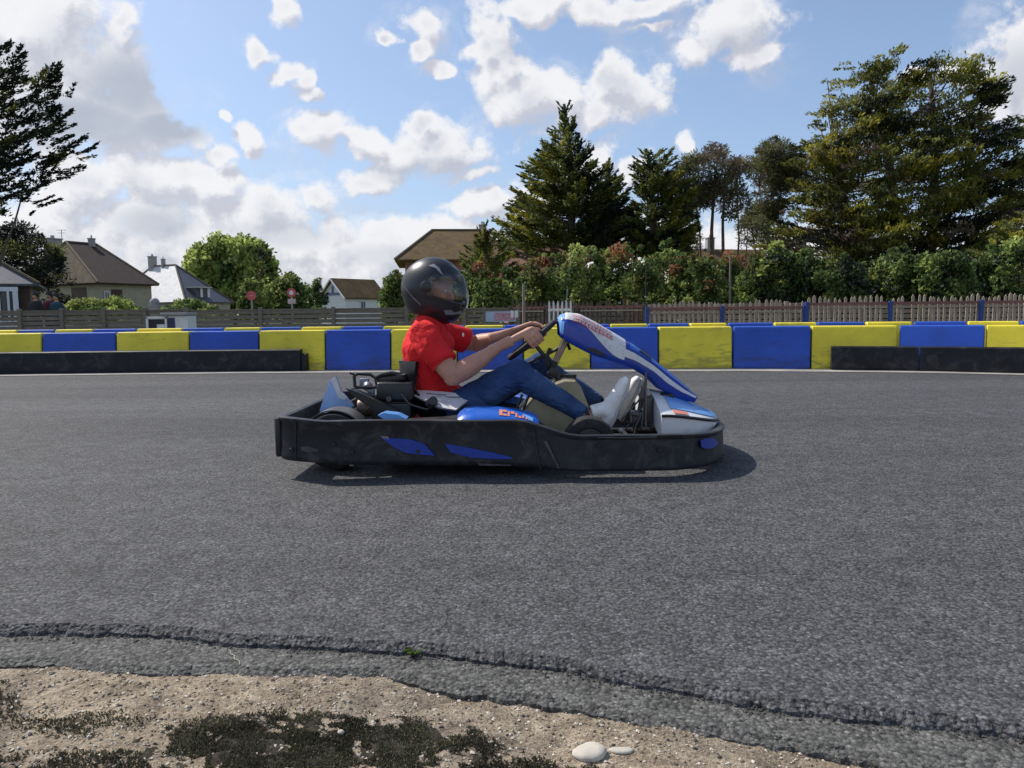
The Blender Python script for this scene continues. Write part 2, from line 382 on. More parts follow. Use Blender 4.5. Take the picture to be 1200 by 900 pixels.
# barrier base line (front faces), px -> depth
BB = [(-250,13*.78),(-120,9.0),(0,9.75),(134,10.05),(350,10.75),(600,10.75),(860,10.7),(1052,10.45),(1200,10.15),(1330,9.9),(1500,9.3)]
BB = [(-250,10.3),(0,10.85),(240,10.92),(420,10.85),(600,10.65),(860,10.35),(1052,9.8),(1200,9.15),(1330,8.6),(1500,8.0)]
def bdepth(px):
    for (a, b), (c, d) in zip(BB, BB[1:]):
        if px <= c: return b+(d-b)*(px-a)/(c-a)
    return BB[-1][1]
def resample(pts, step):
    out = []
    for a, b in zip(pts, pts[1:]):
        n = max(1, int((b-a).length/step))
        out += [a.lerp(b, i/n) for i in range(n)]
    return out+[pts[-1]]
def slab(name, near, far_fn, ztop, thick, mat, rag, seed, kind='structure'):
    """a laid sheet of asphalt with a broken near edge of real thickness"""
    mb = MB(); top = []; mid = []; low = []
    for i, p in enumerate(near):
        j = mnoise.noise(Vector((p.x*22+seed, p.y*22, 0)))*rag + mnoise.noise(Vector((p.x*5+seed, p.y*5, 3)))*rag*1.8 + mnoise.noise(Vector((p.x*75+seed, p.y*75, 6)))*rag*.7
        j2 = mnoise.noise(Vector((p.x*40+seed, p.y*40, 9)))*rag*.9
        top.append(Vector((p.x, p.y+j+.012, ztop))); mid.append(Vector((p.x, p.y+j, ztop-.006))); low.append(Vector((p.x, p.y+j-.010+j2, ztop-thick)))
    far = [far_fn(p) for p in near]; n = len(near); rws = [far, top]
    for q in range(1, 6):            # crumbling slope of the broken edge
        rws.append([top[i].lerp(low[i]+Vector((0, -.002-.010*max(0, .4+mnoise.noise(Vector((top[i].x*3.1, seed, 2)))), 0)), q/6)+Vector((mnoise.noise(Vector((i*.9, q*3.1, seed)))*.004, mnoise.noise(Vector((i*.7, q*2.3, seed+9)))*.006, mnoise.noise(Vector((i*.8, q*1.7, seed+5)))*.003-.001)) for i in range(n)])
    rws.append([p+Vector((0, -.003, -.008)) for p in low])
    mb.add([p for r_ in rws for p in r_], [(r*n+i, r*n+i+1, (r+1)*n+i+1, (r+1)*n+i) for r in range(len(rws)-1) for i in range(n-1)])
    return tag(mb.obj(name, mat, smooth=False), kind=kind)
nearA = resample([G(*p) for p in EA], .006); nearA = [Vector((-9, nearA[0].y+.3, 0))]+nearA+[Vector((5, nearA[-1].y-.2, 0)), Vector((9, nearA[-1].y-.5, 0))]
slab('race_track', nearA, lambda p: Vector((p.x*1.0 if abs(p.x) < 3 else p.x*2.2, 16.0, 0)), 0, .016, M_track, .009, 0)
nearB = resample([G(x, y-13, -.022) for x, y in EB], .006); nearB = [Vector((-6, nearB[0].y+.3, 0))]+nearB+[Vector((6, nearB[-1].y-.2, 0))]
slab('old_asphalt_strip', nearB, lambda p: Vector((p.x, p.y+1.2, -.022)), -.022, .008, M_old, .008, 31)
# cracks across the old strip
# sandy shoulder with real relief
sbm = MB(); nx, ny = 260, 110; x0, x1, y0, y1 = -2.6, 2.6, .35, 2.3
vs = []
for j in range(ny+1):
    for i in range(nx+1):
        x = x0+(x1-x0)*i/nx; y = y0+(y1-y0)*j/ny
        h = mnoise.fractal(Vector((x*3, y*3, 0)), 1, 2, 5)*.012 + mnoise.noise(Vector((x*30, y*30, 4)))*.003
        vs.append((x, y, -.032+h*smoothstep(2.2, 1.4, y)))
sbm.add(vs, [(j*(nx+1)+i, j*(nx+1)+i+1, (j+1)*(nx+1)+i+1, (j+1)*(nx+1)+i) for j in range(ny) for i in range(nx)])
tag(sbm.obj('sandy_shoulder', M_sand, angle=80), kind='structure')
gb = MB(); gb.add([(-60, -40, -.056), (60, -40, -.056), (60, 2.6, -.056), (-60, 2.6, -.056)], [(0, 1, 2, 3)])
tag(gb.obj('verge', M_sand, smooth=False), kind='structure')
def sand_z(x, y): return -.032 + (mnoise.fractal(Vector((x*3, y*3, 0)), 1, 2, 5)*.012+mnoise.noise(Vector((x*30, y*30, 4)))*.003)*smoothstep(2.2, 1.4, y)
# pale concrete lip along the foot of the barrier
M_lip = simple('pale_concrete', (.32, .30, .27), .85, .3, 3, dirt=(.12, .11, .1))
lm = MB(); P = []
for px in range(-250, 1501, 25):
    Y = bdepth(px); p = W(px, 400, Y); P.append(p)
n = len(P); lm.add([(p.x, p.y-.50, .006) for p in P]+[(p.x, p.y+.5, .006) for p in P], [(i, i+1, n+i+1, n+i) for i in range(n-1)])
tag(lm.obj('track_edge_strip', M_lip, smooth=False), kind='structure')

# moss, gravel, stones
def pebble_field(name, n, region, smin, smax, mats, kind, label, seed, flat=.6):
    r = random.Random(seed); mb = MB()
    base = [Vector(v) for v in [(1,0,0),(-1,0,0),(0,1,0),(0,-1,0),(0,0,1),(0,0,-1)]]
    tri = [(0,2,4),(2,1,4),(1,3,4),(3,0,4),(2,0,5),(1,2,5),(3,1,5),(0,3,5)]
    c = 0
    while c < n:
        p = region(r)
        if p is None: continue
        c += 1; s = smin*(smax/smin)**(r.random()**1.8); Mr = Matrix.Rotation(r.uniform(0, 6.3), 3, 'Z')@Matrix.Rotation(r.uniform(-.5, .5), 3, 'X')
        mb.add([p+Mr@Vector((b.x*s*r.uniform(.7, 1.3), b.y*s*r.uniform(.6, 1), b.z*s*flat*r.uniform(.6, 1))) for b in base], tri, r.randrange(len(mats)))
    return tag(mb.obj(name, mats, smooth=False), label, None, None, kind)
M_p1 = simple('pebble_pale', (.55, .49, .40), .8, .3, 30); M_p2 = simple('pebble_brown', (.22, .16, .11), .85, .3, 30); M_p3 = simple('pebble_dark', (.07, .06, .055), .85, .3, 30)
def yB(x):
    for a, b in zip(nearB, nearB[1:]):
        if a.x <= x <= b.x: return a.y+(b.y-a.y)*(x-a.x)/max(1e-6, b.x-a.x)
    return 1.5
def reg_sand(r):
    x = r.uniform(-1.3, 1.1); y = r.uniform(1.15, 1.95)
    if y > yB(x)+.02: return None
    return Vector((x, y, sand_z(x, y)+.001))
pebble_field('gravel', 9000, reg_sand, .0010, .0062, [M_p1, M_p2, M_p3, M_p1, M_p2], 'stuff', 'fine loose gravel on the sandy verge in the foreground', 3)
def yA(x):
    for a, b in zip(nearA, nearA[1:]):
        if a.x <= x <= b.x: return a.y+(b.y-a.y)*(x-a.x)/max(1e-6, b.x-a.x)
    return 1.8
def reg_chip(r):
    x = r.uniform(-1.6, 1.4); y = yA(x)-abs(r.gauss(0, .022))+.006
    return Vector((x, y, -.020))
pebble_field('asphalt_crumbs', 2200, reg_chip, .0014, .0050, [M_p3, M_old, M_track, M_p3], 'stuff', 'dark crumbs broken off the asphalt edge', 4)
M_moss = leafmat('moss_leaf', [(.045, .04, .024), (.095, .085, .052), (.18, .155, .10), (.085, .10, .04)], .15, 9)
def tufts(n, regs, h0, h1, w):
    V = []; r = random.Random(9)
    while len(V) < n:
        px, py = r.uniform(-60, 900), r.uniform(800, 960); ok = 0
        for (cx_, cy_, rx, ry, k) in regs:
            d = ((px-cx_)/rx)**2+((py-cy_)/ry)**2
            if r.random() < (1-d)*k*1.6 and mnoise.noise(Vector((px*.02, py*.045, 2)))+.5*mnoise.noise(Vector((px*.08, py*.16, 5))) > -.30+.45*max(0, d): ok = 1
        if not ok: continue
        p = G(px, py, -.046); p.z = sand_z(p.x, p.y)+.0005
        h = r.uniform(h0, h1); a = r.uniform(0, 6.28); d = Vector((math.cos(a), math.sin(a), 0)); ln = Vector((r.uniform(-.9, .9), r.uniform(-.9, .9), 1)).normalized()*h
        V.append([p-d*w, p+d*w, p+d*w*.4+ln, p-d*w*.4+ln])
    return V
V = tufts(34000, [(370,884,215,46,.9),(505,890,90,24,.45),(90,856,100,18,.16),(5,830,25,30,.2),(120,905,230,20,.2),(620,912,120,14,.3)], .0015, .0065, .0019)
tag(fastquads('dark_moss', [[tuple(q) for q in v] for v in V], [M_moss]), 'dark dry moss and short weeds growing over the sand in front', None, None, 'stuff')
mm = MB(); nx, ny = 240, 90; vs = []; C0 = (-.62, .30); 
for j in range(ny+1):
    for i in range(nx+1):
        px, py = -60+i*800/nx, 825+j*140/ny; p = G(px, py, -.046); d = min(((px-370)/225)**2+((py-888)/46)**2, ((px-520)/120)**2+((py-890)/30)**2+.25, ((px-90)/110)**2+((py-856)/22)**2+.85)
        k = (1-d)*.0045+mnoise.fractal(Vector((p.x*22, p.y*22, 3)), .8, 2, 5)*.0065+mnoise.noise(Vector((p.x*120, p.y*120, 7)))*.003-.0032
        vs.append((p.x, p.y, sand_z(p.x, p.y)+max(-.012, min(.009, k))))
mm.add(vs, [(j*(nx+1)+i, j*(nx+1)+i+1, (j+1)*(nx+1)+i+1, (j+1)*(nx+1)+i) for j in range(ny) for i in range(nx)])
M_dsoil = soil('dark_mossy_soil', [(.02, .019, .014), (.055, .05, .034), (.12, .10, .07), (.26, .215, .15)], 90)
tag(mm.obj('mossy_soil', M_dsoil, angle=80), 'dark damp mossy soil patch under the weeds', None, None, 'stuff')
def crack(pts, z, w, mat, name, label):
    P_ = resample([G(x, y, z) for x, y in pts], .008); mb = MB(); L = []; Rr = []
    for i, p in enumerate(P_):
        d = (P_[min(i+1, len(P_)-1)]-P_[max(0, i-1)]).normalized(); nn = Vector((-d.y, d.x, 0)); j = nn*mnoise.noise(Vector((i*.5, z*50, 1)))*.006; ww = w*(.5+.7*abs(mnoise.noise(Vector((i*.35, 4, z*40)))))
        L.append(p+nn*ww+j+Vector((0, 0, .002))); Rr.append(p-nn*ww+j+Vector((0, 0, .002)))
    n = len(P_); mb.add(L+Rr, [(i, i+1, n+i+1, n+i) for i in range(n-1)]); tag(mb.obj(name, mat, smooth=False), label, None, None, 'structure')
M_ckd = simple('crack_dark', (.02, .019, .018), .9); M_ckl = simple('crack_sand', (.26, .24, .20), .9)
crack([(500,757),(488,766),(480,774),(474,780),(470,785)], -.022, .0028, M_ckd, 'pavement_crack', 'dark crack')
crack([(268,762),(272,768),(277,774),(283,779)], -.022, .0022, M_ckl, 'pavement_crack', 'pale crack')
crack([(274,774),(266,775),(250,776),(235,777)], -.022, .0018, M_ckd, 'pavement_crack', 'dark crack')
crack([(503,745),(515,738),(523,730),(524,712)], 0, .0016, M_ckd, 'pavement_crack', 'fine crack')
def stone(px, py, rx, ry, rz, label, seed, mat):
    p = G(px, py, -.03); p.z = sand_z(p.x, p.y)+.002; mb = MB(); mb.ball((p.x, p.y, p.z+rz*.35), (rx, ry, rz), 20)
    mb.v = [tuple(Vector(v)+Vector((mnoise.noise(Vector(v)*25+Vector((seed, 0, 0))), mnoise.noise(Vector(v)*25+Vector((0, seed, 0))), mnoise.noise(Vector(v)*25)))*rx*.22) for v in mb.v]
    tag(mb.obj('stone', mat, origin=p), label, 'stone')
M_stone = simple('chalky_stone', (.50, .46, .38), .85, .15, 40, bstr=.4)
stone(692, 886, .032, .024, .011, 'larger rounded cream stone lying on the sand at the bottom', 3, M_stone)
stone(728, 881, .022, .010, .005, 'thin flat cream stone right beside the rounded stone on the sand', 8, M_stone)
stone(400, 859, .007, .006, .006, 'tiny white stone at the edge of the dark moss', 5, M_stone)
# weed in the crack
wt = MB(); r = random.Random(2); c0 = G(484, 768, -.02)
for i in range(26):
    a = r.uniform(0, 6.28); d = Vector((math.cos(a), math.sin(a), 0)); s = d.cross(Vector((0, 0, 1)))*.003; L = r.uniform(.008, .022)
    wt.add([c0-s, c0+s, c0+s*.8+d*L*.6+Vector((0, 0, L*.7)), c0+d*L+Vector((0, 0, L*.6)), c0-s*.8+d*L*.6+Vector((0, 0, L*.7))], [(0, 1, 2, 3, 4)])
tag(wt.obj('weed', leafmat('weed_leaf', [(.10, .17, .03), (.20, .28, .05)]), origin=c0, smooth=False), 'small bright green weed sprouting from the crack in the asphalt', 'weed')

# ---------------------------------------------------------------- barriers
def plastic(name, c, dirtc, amt):
    m, nt = newmat(name); v = objvec(nt); inf = N(nt, 'ShaderNodeObjectInfo')
    ad = N(nt, 'ShaderNodeVectorMath', operation='MULTIPLY_ADD'); nt.links.new(inf.outputs['Location'], ad.inputs[0]); ad.inputs[1].default_value = (3.7, 1.3, 0); nt.links.new(v, ad.inputs[2]); v = ad.outputs[0]
    n1 = noisetex(nt, v, 2.5, 5, .6); col = ramp(nt, n1, [(.3, tuple(x*.82 for x in c)), (.7, tuple(min(1, x*1.1) for x in c))])
    st = N(nt, 'ShaderNodeMapping'); st.inputs['Scale'].default_value = (2.2, 2, 9); nt.links.new(v, st.inputs[0])
    n2 = noisetex(nt, st.outputs[0], 1.6, 8, .7, .4)
    sz = N(nt, 'ShaderNodeSeparateXYZ'); nt.links.new(objvec(nt), sz.inputs[0])
    low = N(nt, 'ShaderNodeMapRange'); nt.links.new(sz.outputs[2], low.inputs[0]); low.inputs[1].default_value = .02; low.inputs[2].default_value = .38; low.inputs[3].default_value = .19; low.inputs[4].default_value = 0
    f = mth(nt, 'ADD', n2, low.outputs[0]); f = ramp(nt, f, [(.58, (0, 0, 0)), (.74, (amt,)*3)])
    col = mixc(nt, f, col, dirtc)
    return finish(m, nt, col, .42, 0, noisetex(nt, v, 12, 3), .25, .01, .4)
M_yel = plastic('yellow_plastic', (.82, .67, .04), (.13, .11, .05), .55)
M_blu = plastic('blue_plastic', (.022, .085, .46), (.03, .035, .08), .5)
M_rub = simple('black_rubber', (.013, .014, .018), .6, .5, 3, dirt=(.075, .07, .065), dirtamt=.6, spec=.3)
def barrier_mesh(L, H, D, mat, taper=.05, ins=.008):
    """hollow plastic barrier block: battered front, rolled top edge, recessed base notches"""
    mb = MB(); hx = L/2-ins
    prof = [(0, 0), (0, .06), (.012, .085), (taper, H-.03), (taper+.012, H-.008), (taper+.035, H), (D-.035, H), (D-.01, H-.02), (D, 0)]
    rings = []
    for x, k in ((-hx, .012), (-hx+.012, 0), (hx-.012, 0), (hx, .012)):
        rings.append([Vector((x, y+(k if i < 6 else -k), z-(k if 3 < i < 7 else 0))) for i, (y, z) in enumerate(prof)])
    mb.rings(rings, True, True); return mb.mesh('barrier_block', mat, smooth=True, angle=30)
def row(bounds, first, dy, H, D, group, where, names):
    col = first; cnt = {}
    for k, (a, b) in enumerate(zip(bounds, bounds[1:])):
        A = W(a, 400, bdepth(a)+dy); B = W(b, 400, bdepth(b)+dy); A.z = B.z = 0; L = (B-A).length
        o = bpy.data.objects.new('barrier_block', barrier_mesh(L, H, D, M_yel if col == 'yellow' else M_blu)); COL.objects.link(o)
        o.location = (A+B)/2; o.location.z = .008; o.rotation_euler = (0, 0, math.atan2(B.y-A.y, B.x-A.x))
        lab = names(k, col, (a+b)/2); tag(o, lab, 'track barrier', group)
        col = 'blue' if col == 'yellow' else 'yellow'
fb = [-214,-130,-42,47,134,220,302,380,457,535,613,692,772,859,951,1053,1155,1262,1372]
ordn = ['first','second','third','fourth','fifth','sixth','seventh','eighth','ninth','tenth','eleventh','twelfth','thirteenth','fourteenth','fifteenth']
def fname(k, col, c):
    d = {-86:'yellow block beyond the left picture edge',
         2:'yellow block cut by the left edge above the black skirt', 90:'blue block above the black skirt under the brown hipped house', 177:'yellow block in front of the white cabinet',
         261:'blue block above the black skirt below the bright green round tree', 341:'yellow block at the right end of the left black skirt', 418:'scuffed blue block in front of the small white house, left of the driver',
         496:'yellow block mostly hidden behind the red shirt', 574:'blue block seen under the arms of the driver', 652:'yellow block seen through the steering wheel', 732:'blue block behind the kart nose fairing',
         815:'dirty yellow block right of the kart fairing', 905:'full height blue block between two yellow ones right of the kart', 1002:'yellow block where the right black skirt begins', 1104:'blue block above the right black skirt',
         1208:'yellow block cut by the right picture edge'}
    best = min(d, key=lambda q: abs(q-c))
    if abs(best-c) > 30: return '%s barrier block outside the %s picture edge' % (col, 'left' if c < 600 else 'right')+(' and farther out' if c < -150 or c > 1300 else '')
    return d[best]
row(fb, 'yellow', 0, .56, .42, 'blue and yellow barrier blocks along the track', '', fname)
bb2 = [-60,-20,18,62,107,158,212,261,304,352,400,448,496,544,590,636,680,715,760,809,853,907,958,1015,1070,1133,1195,1260]
k1 = {'yellow': 0, 'blue': 0}
def bname(k, col, c):
    k1[col] += 1; n = k1[col]
    return 'short %s block of the rear row, %s %s one from the left' % (col, ordn[n-1], col)
row(bb2, 'blue' , .46, .602, .35, 'short blocks of the rear barrier row', '', bname)
def skirt(a, b, H, label, z0=.012, dy=-.14):
    n = max(2, int((b-a)/20)); mb = MB(); rings = []
    for i in range(n+1):
        px = a+(b-a)*i/n; p = W(px, 400, bdepth(px)+dy); q = W(px+5, 400, bdepth(px+5)+dy)
        t = Vector((q.x-p.x, q.y-p.y, 0)).normalized(); nn = Vector((-t.y, t.x, 0)); p.z = 0; w = mnoise.noise(Vector((px*.03, 1, 0)))*.004
        rings.append([p+nn*y+Vector((0, 0, z+w)) for y, z in [(0, z0), (-.008, z0+.03), (0, H*.5), (.012, H-.015), (.03, H), (.11, H), (.12, H-.02), (.12, z0)]])
    mb.rings(rings); o = mb.obj('rubber_skirt', M_rub, origin=(rings[0][0]+rings[-1][0])/2); tag(o, label, 'rubber skirt', 'black rubber skirts at the foot of the barrier')
skirt(-150, 351, .31, 'long black rubber skirt at the left with a stepped right end')
skirt(352.5, 358, .25, 'short lower black end piece of the left rubber skirt')
skirt(975, 1077, .31, 'black rubber skirt at the foot of the yellow block, right of the kart')
skirt(1078.5, 1330, .31, 'black rubber skirt running out of the right picture edge')
# ---------------------------------------------------------------- fences
M_gwood = simple('weathered_grey_wood', (.205, .17, .135), .85, .35, 5, bstr=.5, bscale=40, stretch=(1, 1, 9), dirt=(.05, .05, .04))
M_tanb = simple('tan_boards', (.27, .215, .165), .85, .3, 5, bstr=.5, stretch=(1, 1, 9))
M_pwood = simple('weathered_picket_wood', (.42, .325, .245), .85, .35, 6, bstr=.4, stretch=(4, 4, .6), dirt=(.14, .11, .09))
M_dwood = simple('dark_brown_picket_wood', (.10, .065, .05), .85, .35, 6, bstr=.4)
M_red = simple('red_painted_rail', (.24, .095, .075), .6, .3, 8, dirt=(.2, .16, .13), dirtamt=.7)
M_bpost = simple('blue_painted_steel', (.022, .06, .24), .5, .25, 8)
M_cream = simple('cream_paint', (.62, .58, .48), .6, .2, 8)
M_white = simple('white_paint', (.78, .78, .76), .5, .08, 6, dirt=(.4, .38, .34), dirtamt=.4)
def slat_fence(a, b, Ya, Yb, H, label, nposts, mw=None):
    mw = mw or M_gwood
    A = W(a, 400, Ya); B = W(b, 400, Yb); A.z = B.z = -.06; d = (B-A); L = d.length; d.normalize(); nn = Vector((-d.y, d.x, 0))
    root = empty('slat_fence', A, label, 'fence', 'grey board fences behind the barriers')
    r = random.Random(int(a)+5); bays = nposts-1; Rm = Matrix.Rotation(math.atan2(d.y, d.x), 3, 'Z')
    for k in range(bays):
        mb = MB(); c = A+d*(L*(k+.5)/bays); w = L/bays-.1
        for j in range(7):
            z = .10+j*(H-.12)/7; hh = (H-.12)/7-.028+r.uniform(-.006, .004)
            mb.box(c+nn*(.03+r.uniform(-.008, .008))+Vector((0, 0, z+hh/2+.06)), (w+.06, .022, hh), Rm@Matrix.Rotation(r.uniform(-.006, .006), 3, 'Y'), bev=.003)
        mb.box(c+nn*.035+Vector((0, 0, H+.03)), (w+.06, .07, .035), Rm)
        mb.obj('board_panel', mw, root, smooth=False)
    for k in range(nposts):
        mb = MB(); c = A+d*(L*k/bays); mb.box(c+Vector((0, 0, H/2+.045)), (.10, .09, H+.09), Rm, bev=.008); mb.obj('post', mw, root, smooth=False)
slat_fence(-230, 219, 20, 21, 1.03, 'long grey weathered board fence at the left below the houses', 10)
slat_fence(221, 477, 21, 21, 1.01, 'grey board fence from the white cabinet to behind the driver helmet', 4)
slat_fence(545, 765, 21, 20, .98, 'low dull board fence behind the steering wheel and kart fairing', 3)
def picket_fence(posts, Y, H, label, dark=False, sub=None, group='picket fences at the right'):
    A = W(posts[0], 400, Y(posts[0])); A.z = 0
    root = empty('picket_fence', A, label, 'fence', group); r = random.Random(int(posts[0]))
    allp = []
    for a, b in zip(posts, posts[1:]):
        P_ = W(a, 400, Y(a)); Q = W(b, 400, Y(b)); P_.z = Q.z = 0; d = (Q-P_); L = d.length; d.normalize(); nn = Vector((-d.y, d.x, 0)); Rm = Matrix.Rotation(math.atan2(d.y, d.x), 3, 'Z')
        mb = MB(); n = int(L/.112)
        for i in range(n):
            c = P_+d*(L*(i+.5)/n)+nn*.05; h = H+r.uniform(-.03, .03)+.03*math.sin(i*.5+a); w = r.uniform(.045, .068); tl = Matrix.Rotation(r.uniform(-.03, .03), 3, 'Y')
            if r.random() < .04: continue
            pts = [(-w/2, -.04), (w/2, -.04), (w/2, h-.05), (0, h), (-w/2, h-.05)]
            f = [c+Rm@(tl@Vector((x, -.01, z))) for x, z in pts]; bk = [c+Rm@(tl@Vector((x, .01, z))) for x, z in pts]
            mb.rings([f, bk])
        mb.obj('pickets', M_dwood if dark else M_pwood, root, smooth=False)
        mb = MB(); mb.box((P_+Q)/2+nn*.02+Vector((0, 0, H-.16)), (L-.09, .035, .06), Rm); mb.obj('top_rail', M_red, root, smooth=False)
        mb = MB(); mb.box((P_+Q)/2+nn*.02+Vector((0, 0, H-.25)), (L-.16, .03, .035), Rm); mb.obj('middle_rail', M_pwood, root, smooth=False); mb = MB(); mb.box((P_+Q)/2+nn*.02+Vector((0, 0, .2)), (L-.09, .03, .06), Rm); mb.obj('lower_rail', M_pwood, root, smooth=False)
    for a in posts:
        p = W(a, 400, Y(a)); p.z = 0; mb = MB(); mb.box(p+Vector((0, 0, H/2-.10)), (.085, .07, H-.02), bev=.01); mb.obj('post', M_dwood if dark else M_bpost, root, smooth=False)
yy = lambda px: 18.3-(px-700)*.0022
picket_fence([758, 846, 942], yy, 1.03, 'weathered picket fence with three blue posts just right of the kart fairing')
picket_fence([944.5, 1042, 1148, 1262], lambda p: yy(p)-.02, 1.10, 'paler picket fence with red top rail and blue posts at the right')
picket_fence([598, 641, 676, 756], lambda p: 19.2, 1.10, 'dark brown picket fence behind the driver hands and the white gate', dark=True)
# boards behind the right pickets
slat_fence(745, 1010, 19.4, 19.0, 1.0, 'grey boards glimpsed through the weathered picket fence', 4, M_tanb)
slat_fence(1012, 1290, 19.0, 18.6, .98, 'grey boards glimpsed through the pale pickets far right', 3, M_tanb)
# white picket gate
A = W(655, 350, 19.0); A.z = 0; root = empty('garden_gate', A, 'small white picket gate above the steering wheel', 'gate'); mb = MB()
for px in range(644, 670, 5):
    p = W(px, 400, 18.95); p.z = .56; mb.box(p, (.04, .02, 1.0)); mb.box(p+Vector((0, 0, .515)), (.02, .02, .04))
mb.obj('pickets', M_white, root, smooth=False); mb = MB(); p = W(656, 400, 18.99); p.z = .88; mb.box(p, (.56, .03, .05)); mb.obj('rail', M_white, root, smooth=False)

# white cabinet
def B2(name, cen, size, mat, root, bev=.01): mb = MB(); mb.box(cen, size, bev=bev); return mb.obj(name, mat, root, smooth=False)
c = W(195, 400, 18); c.z = 0; M_dk = simple('dark_interior', (.03, .03, .035), .7); M_grey = simple('grey_paint', (.30, .30, .31), .6)
root = empty('track_cabinet', c, 'white cabinet with dark openings standing behind the yellow barrier at the left', 'cabinet')
B2('cabinet_body', c+Vector((.27, .3, .41)), (.46, .5, .82), M_white, root); B2('roof_panel', c+Vector((.2, .28, .865)), (.62, .62, .06), M_grey, root)
B2('cabinet_body', c+Vector((-.22, .3, .38)), (.46, .5, .74), M_dk, root)
mb = MB()
for dx, w, dz, h in ((-.44, .05, .62, .36), (-.0, .05, .62, .36), (-.22, .49, .785, .05), (-.22, .49, .50, .05), (-.12, .18, .58, .10)): mb.box(c+Vector((dx, .03, dz)), (w, .04, h), bev=.005)
mb.obj('window_frame', M_white, root, smooth=False)
B2('door', c+Vector((.12, .04, .6)), (.16, .02, .36), simple('navy_panel', (.03, .04, .10), .5), root, .003)
# advertising banner
c = W(587, 371, 18.7); root = empty('banner', (c.x, c.y, .45), 'faded pale blue and pink advertising banner on the fence right of the helmet', 'banner')
mb = MB(); mb.box((c.x, c.y, c.z), (.74, .02, .25)); mb.obj('cloth', simple('pale_blue_cloth', (.42, .50, .62), .7, .15, 4), root, smooth=False)
mb = MB(); mb.box((c.x+.09, c.y-.014, c.z), (.50, .006, .19)); mb.obj('printed_panel', simple('faded_pink_print', (.50, .26, .32), .7, .5, 14), root, smooth=False)
mb = MB(); mb.box((c.x+.42, c.y+.02, .5), (.05, .05, 1.0)); mb.box((c.x-.42, c.y+.02, .5), (.05, .05, 1.0)); mb.obj('support_posts', M_gwood, root, smooth=False)
# two small white notices right of it
for i, px in enumerate((600, 605.5)):
    p = W(px, 368, 18.62); mb = MB(); mb.box(p, (.07, .015, .17)); tag(mb.obj('notice', M_white, origin=p, smooth=False), ['small white notice nearest the advertising banner', 'small white notice farther right of the advertising banner'][i], 'notice', 'small white notices on the fence')
# wooden poles
def pole(px, ytop, Y, rad, mat, label, lean=0):
    t = W(px, ytop, Y); mb = MB(); mb.tube([(t.x-lean, Y, -.05), (t.x-lean*.5, Y, t.z/2), (t.x, Y, t.z)], [rad*1.15, rad, rad*.85], 8); tag(mb.obj('pole', mat, origin=(t.x, Y, 0)), label, 'pole')
pole(613.5, 332, 18.2, .036, M_tanb, 'pale wooden pole rising above the fence right of the banner')
pole(757, 305, 18.9, .012, M_dk, 'thin dark mast above the first blue fence post')
pole(856, 300, 26, .04, M_gwood, 'tall brown pole among the hedge trunks above the dirty yellow block')
pole(672, 285, 27, .035, M_grey, 'slim grey leaning pole behind the white gate', .4)

# road signs
def sign(px, py, Y, rad, label, fig=False):
    c = W(px, py, Y); root = empty('road_sign', (c.x, c.y, -.05), label, 'road sign')
    mb = MB(); mb.tube([(c.x, c.y+.03, -.05), (c.x, c.y+.03, c.z)], .03, 8); mb.obj('post', M_grey, root)
    M_sr = simple('sign_red', (.55, .09, .09), .4, .1)
    mb = MB(); mb.lathe(c, (0, -1, 0), [(-.01, rad*.98), (.01, rad)], 28); mb.obj('sign_disc', M_sr, root)
    if fig:
        mb = MB(); mb.lathe(c+Vector((0, -.013, 0)), (0, -1, 0), [(0, rad*.5), (.004, rad*.5)], 24); mb.obj('pale_centre', M_white, root)
        mb = MB(); mb.box(c+Vector((0, 0, -rad*1.9)), (rad*1.7, .02, rad*1.1)); mb.obj('lower_plate', simple('pale_pink_plate', (.6, .45, .43), .5), root, smooth=False)
    else:
        mb = MB(); mb.box(c+Vector((0, -.016, 0)), (rad*.9, .006, rad*.22)); mb.obj('pale_bar', simple('sign_pink', (.62, .25, .26), .5), root, smooth=False)
sign(294.5, 346.5, 24, .15, 'small red round road sign in front of the clipped round bush')
sign(341.5, 343, 24, .14, 'red and white round sign with a pale plate under it, before the second bush', True)

# ---------------------------------------------------------------- houses
M_roof_b = simple('brown_roof_tiles', (.052, .038, .033), .8, .3, 3, bstr=.5, bscale=14, dirt=(.10, .09, .06), spec=.12)
M_roof_l = simple('sunlit_lichened_tiles', (.145, .115, .085), .8, .3, 2, bstr=.5, bscale=14, dirt=(.17, .15, .06), dirtamt=.8, spec=.12)  # sunlight on the left hip painted as paler tiles; ridge tiles share it
M_roof_moss = simple('mossy_brown_tiles', (.13, .088, .05), .85, .3, .8, bstr=.5, bscale=12, dirt=(.20, .15, .035), dirtamt=.9, spec=.12)
M_slate = simple('dark_slate', (.085, .09, .11), .5, .25, 3, bstr=.3, bscale=10, spec=.4)
M_slate_sunlit = simple('sunlit_pale_slate', (.60, .59, .585), .5, .15, 2, bstr=.3, bscale=10, dirt=(.3, .29, .28))  # slate colour lightened to carry the sun glint on the left slope
M_render = simple('beige_render', (.42, .37, .27), .85, .15, 2); M_brick = simple('orange_brick', (.36, .20, .13), .85, .3, 9, bstr=.4, bscale=18)
M_door_shade = simple('dark_door_and_eave_shade', (.07, .035, .022), .6); M_glass = simple('window_glass', (.03, .035, .045), .12, .3, 2, spec=.8)
M_chim = simple('chimney_render', (.36, .34, .31), .85, .25, 5)
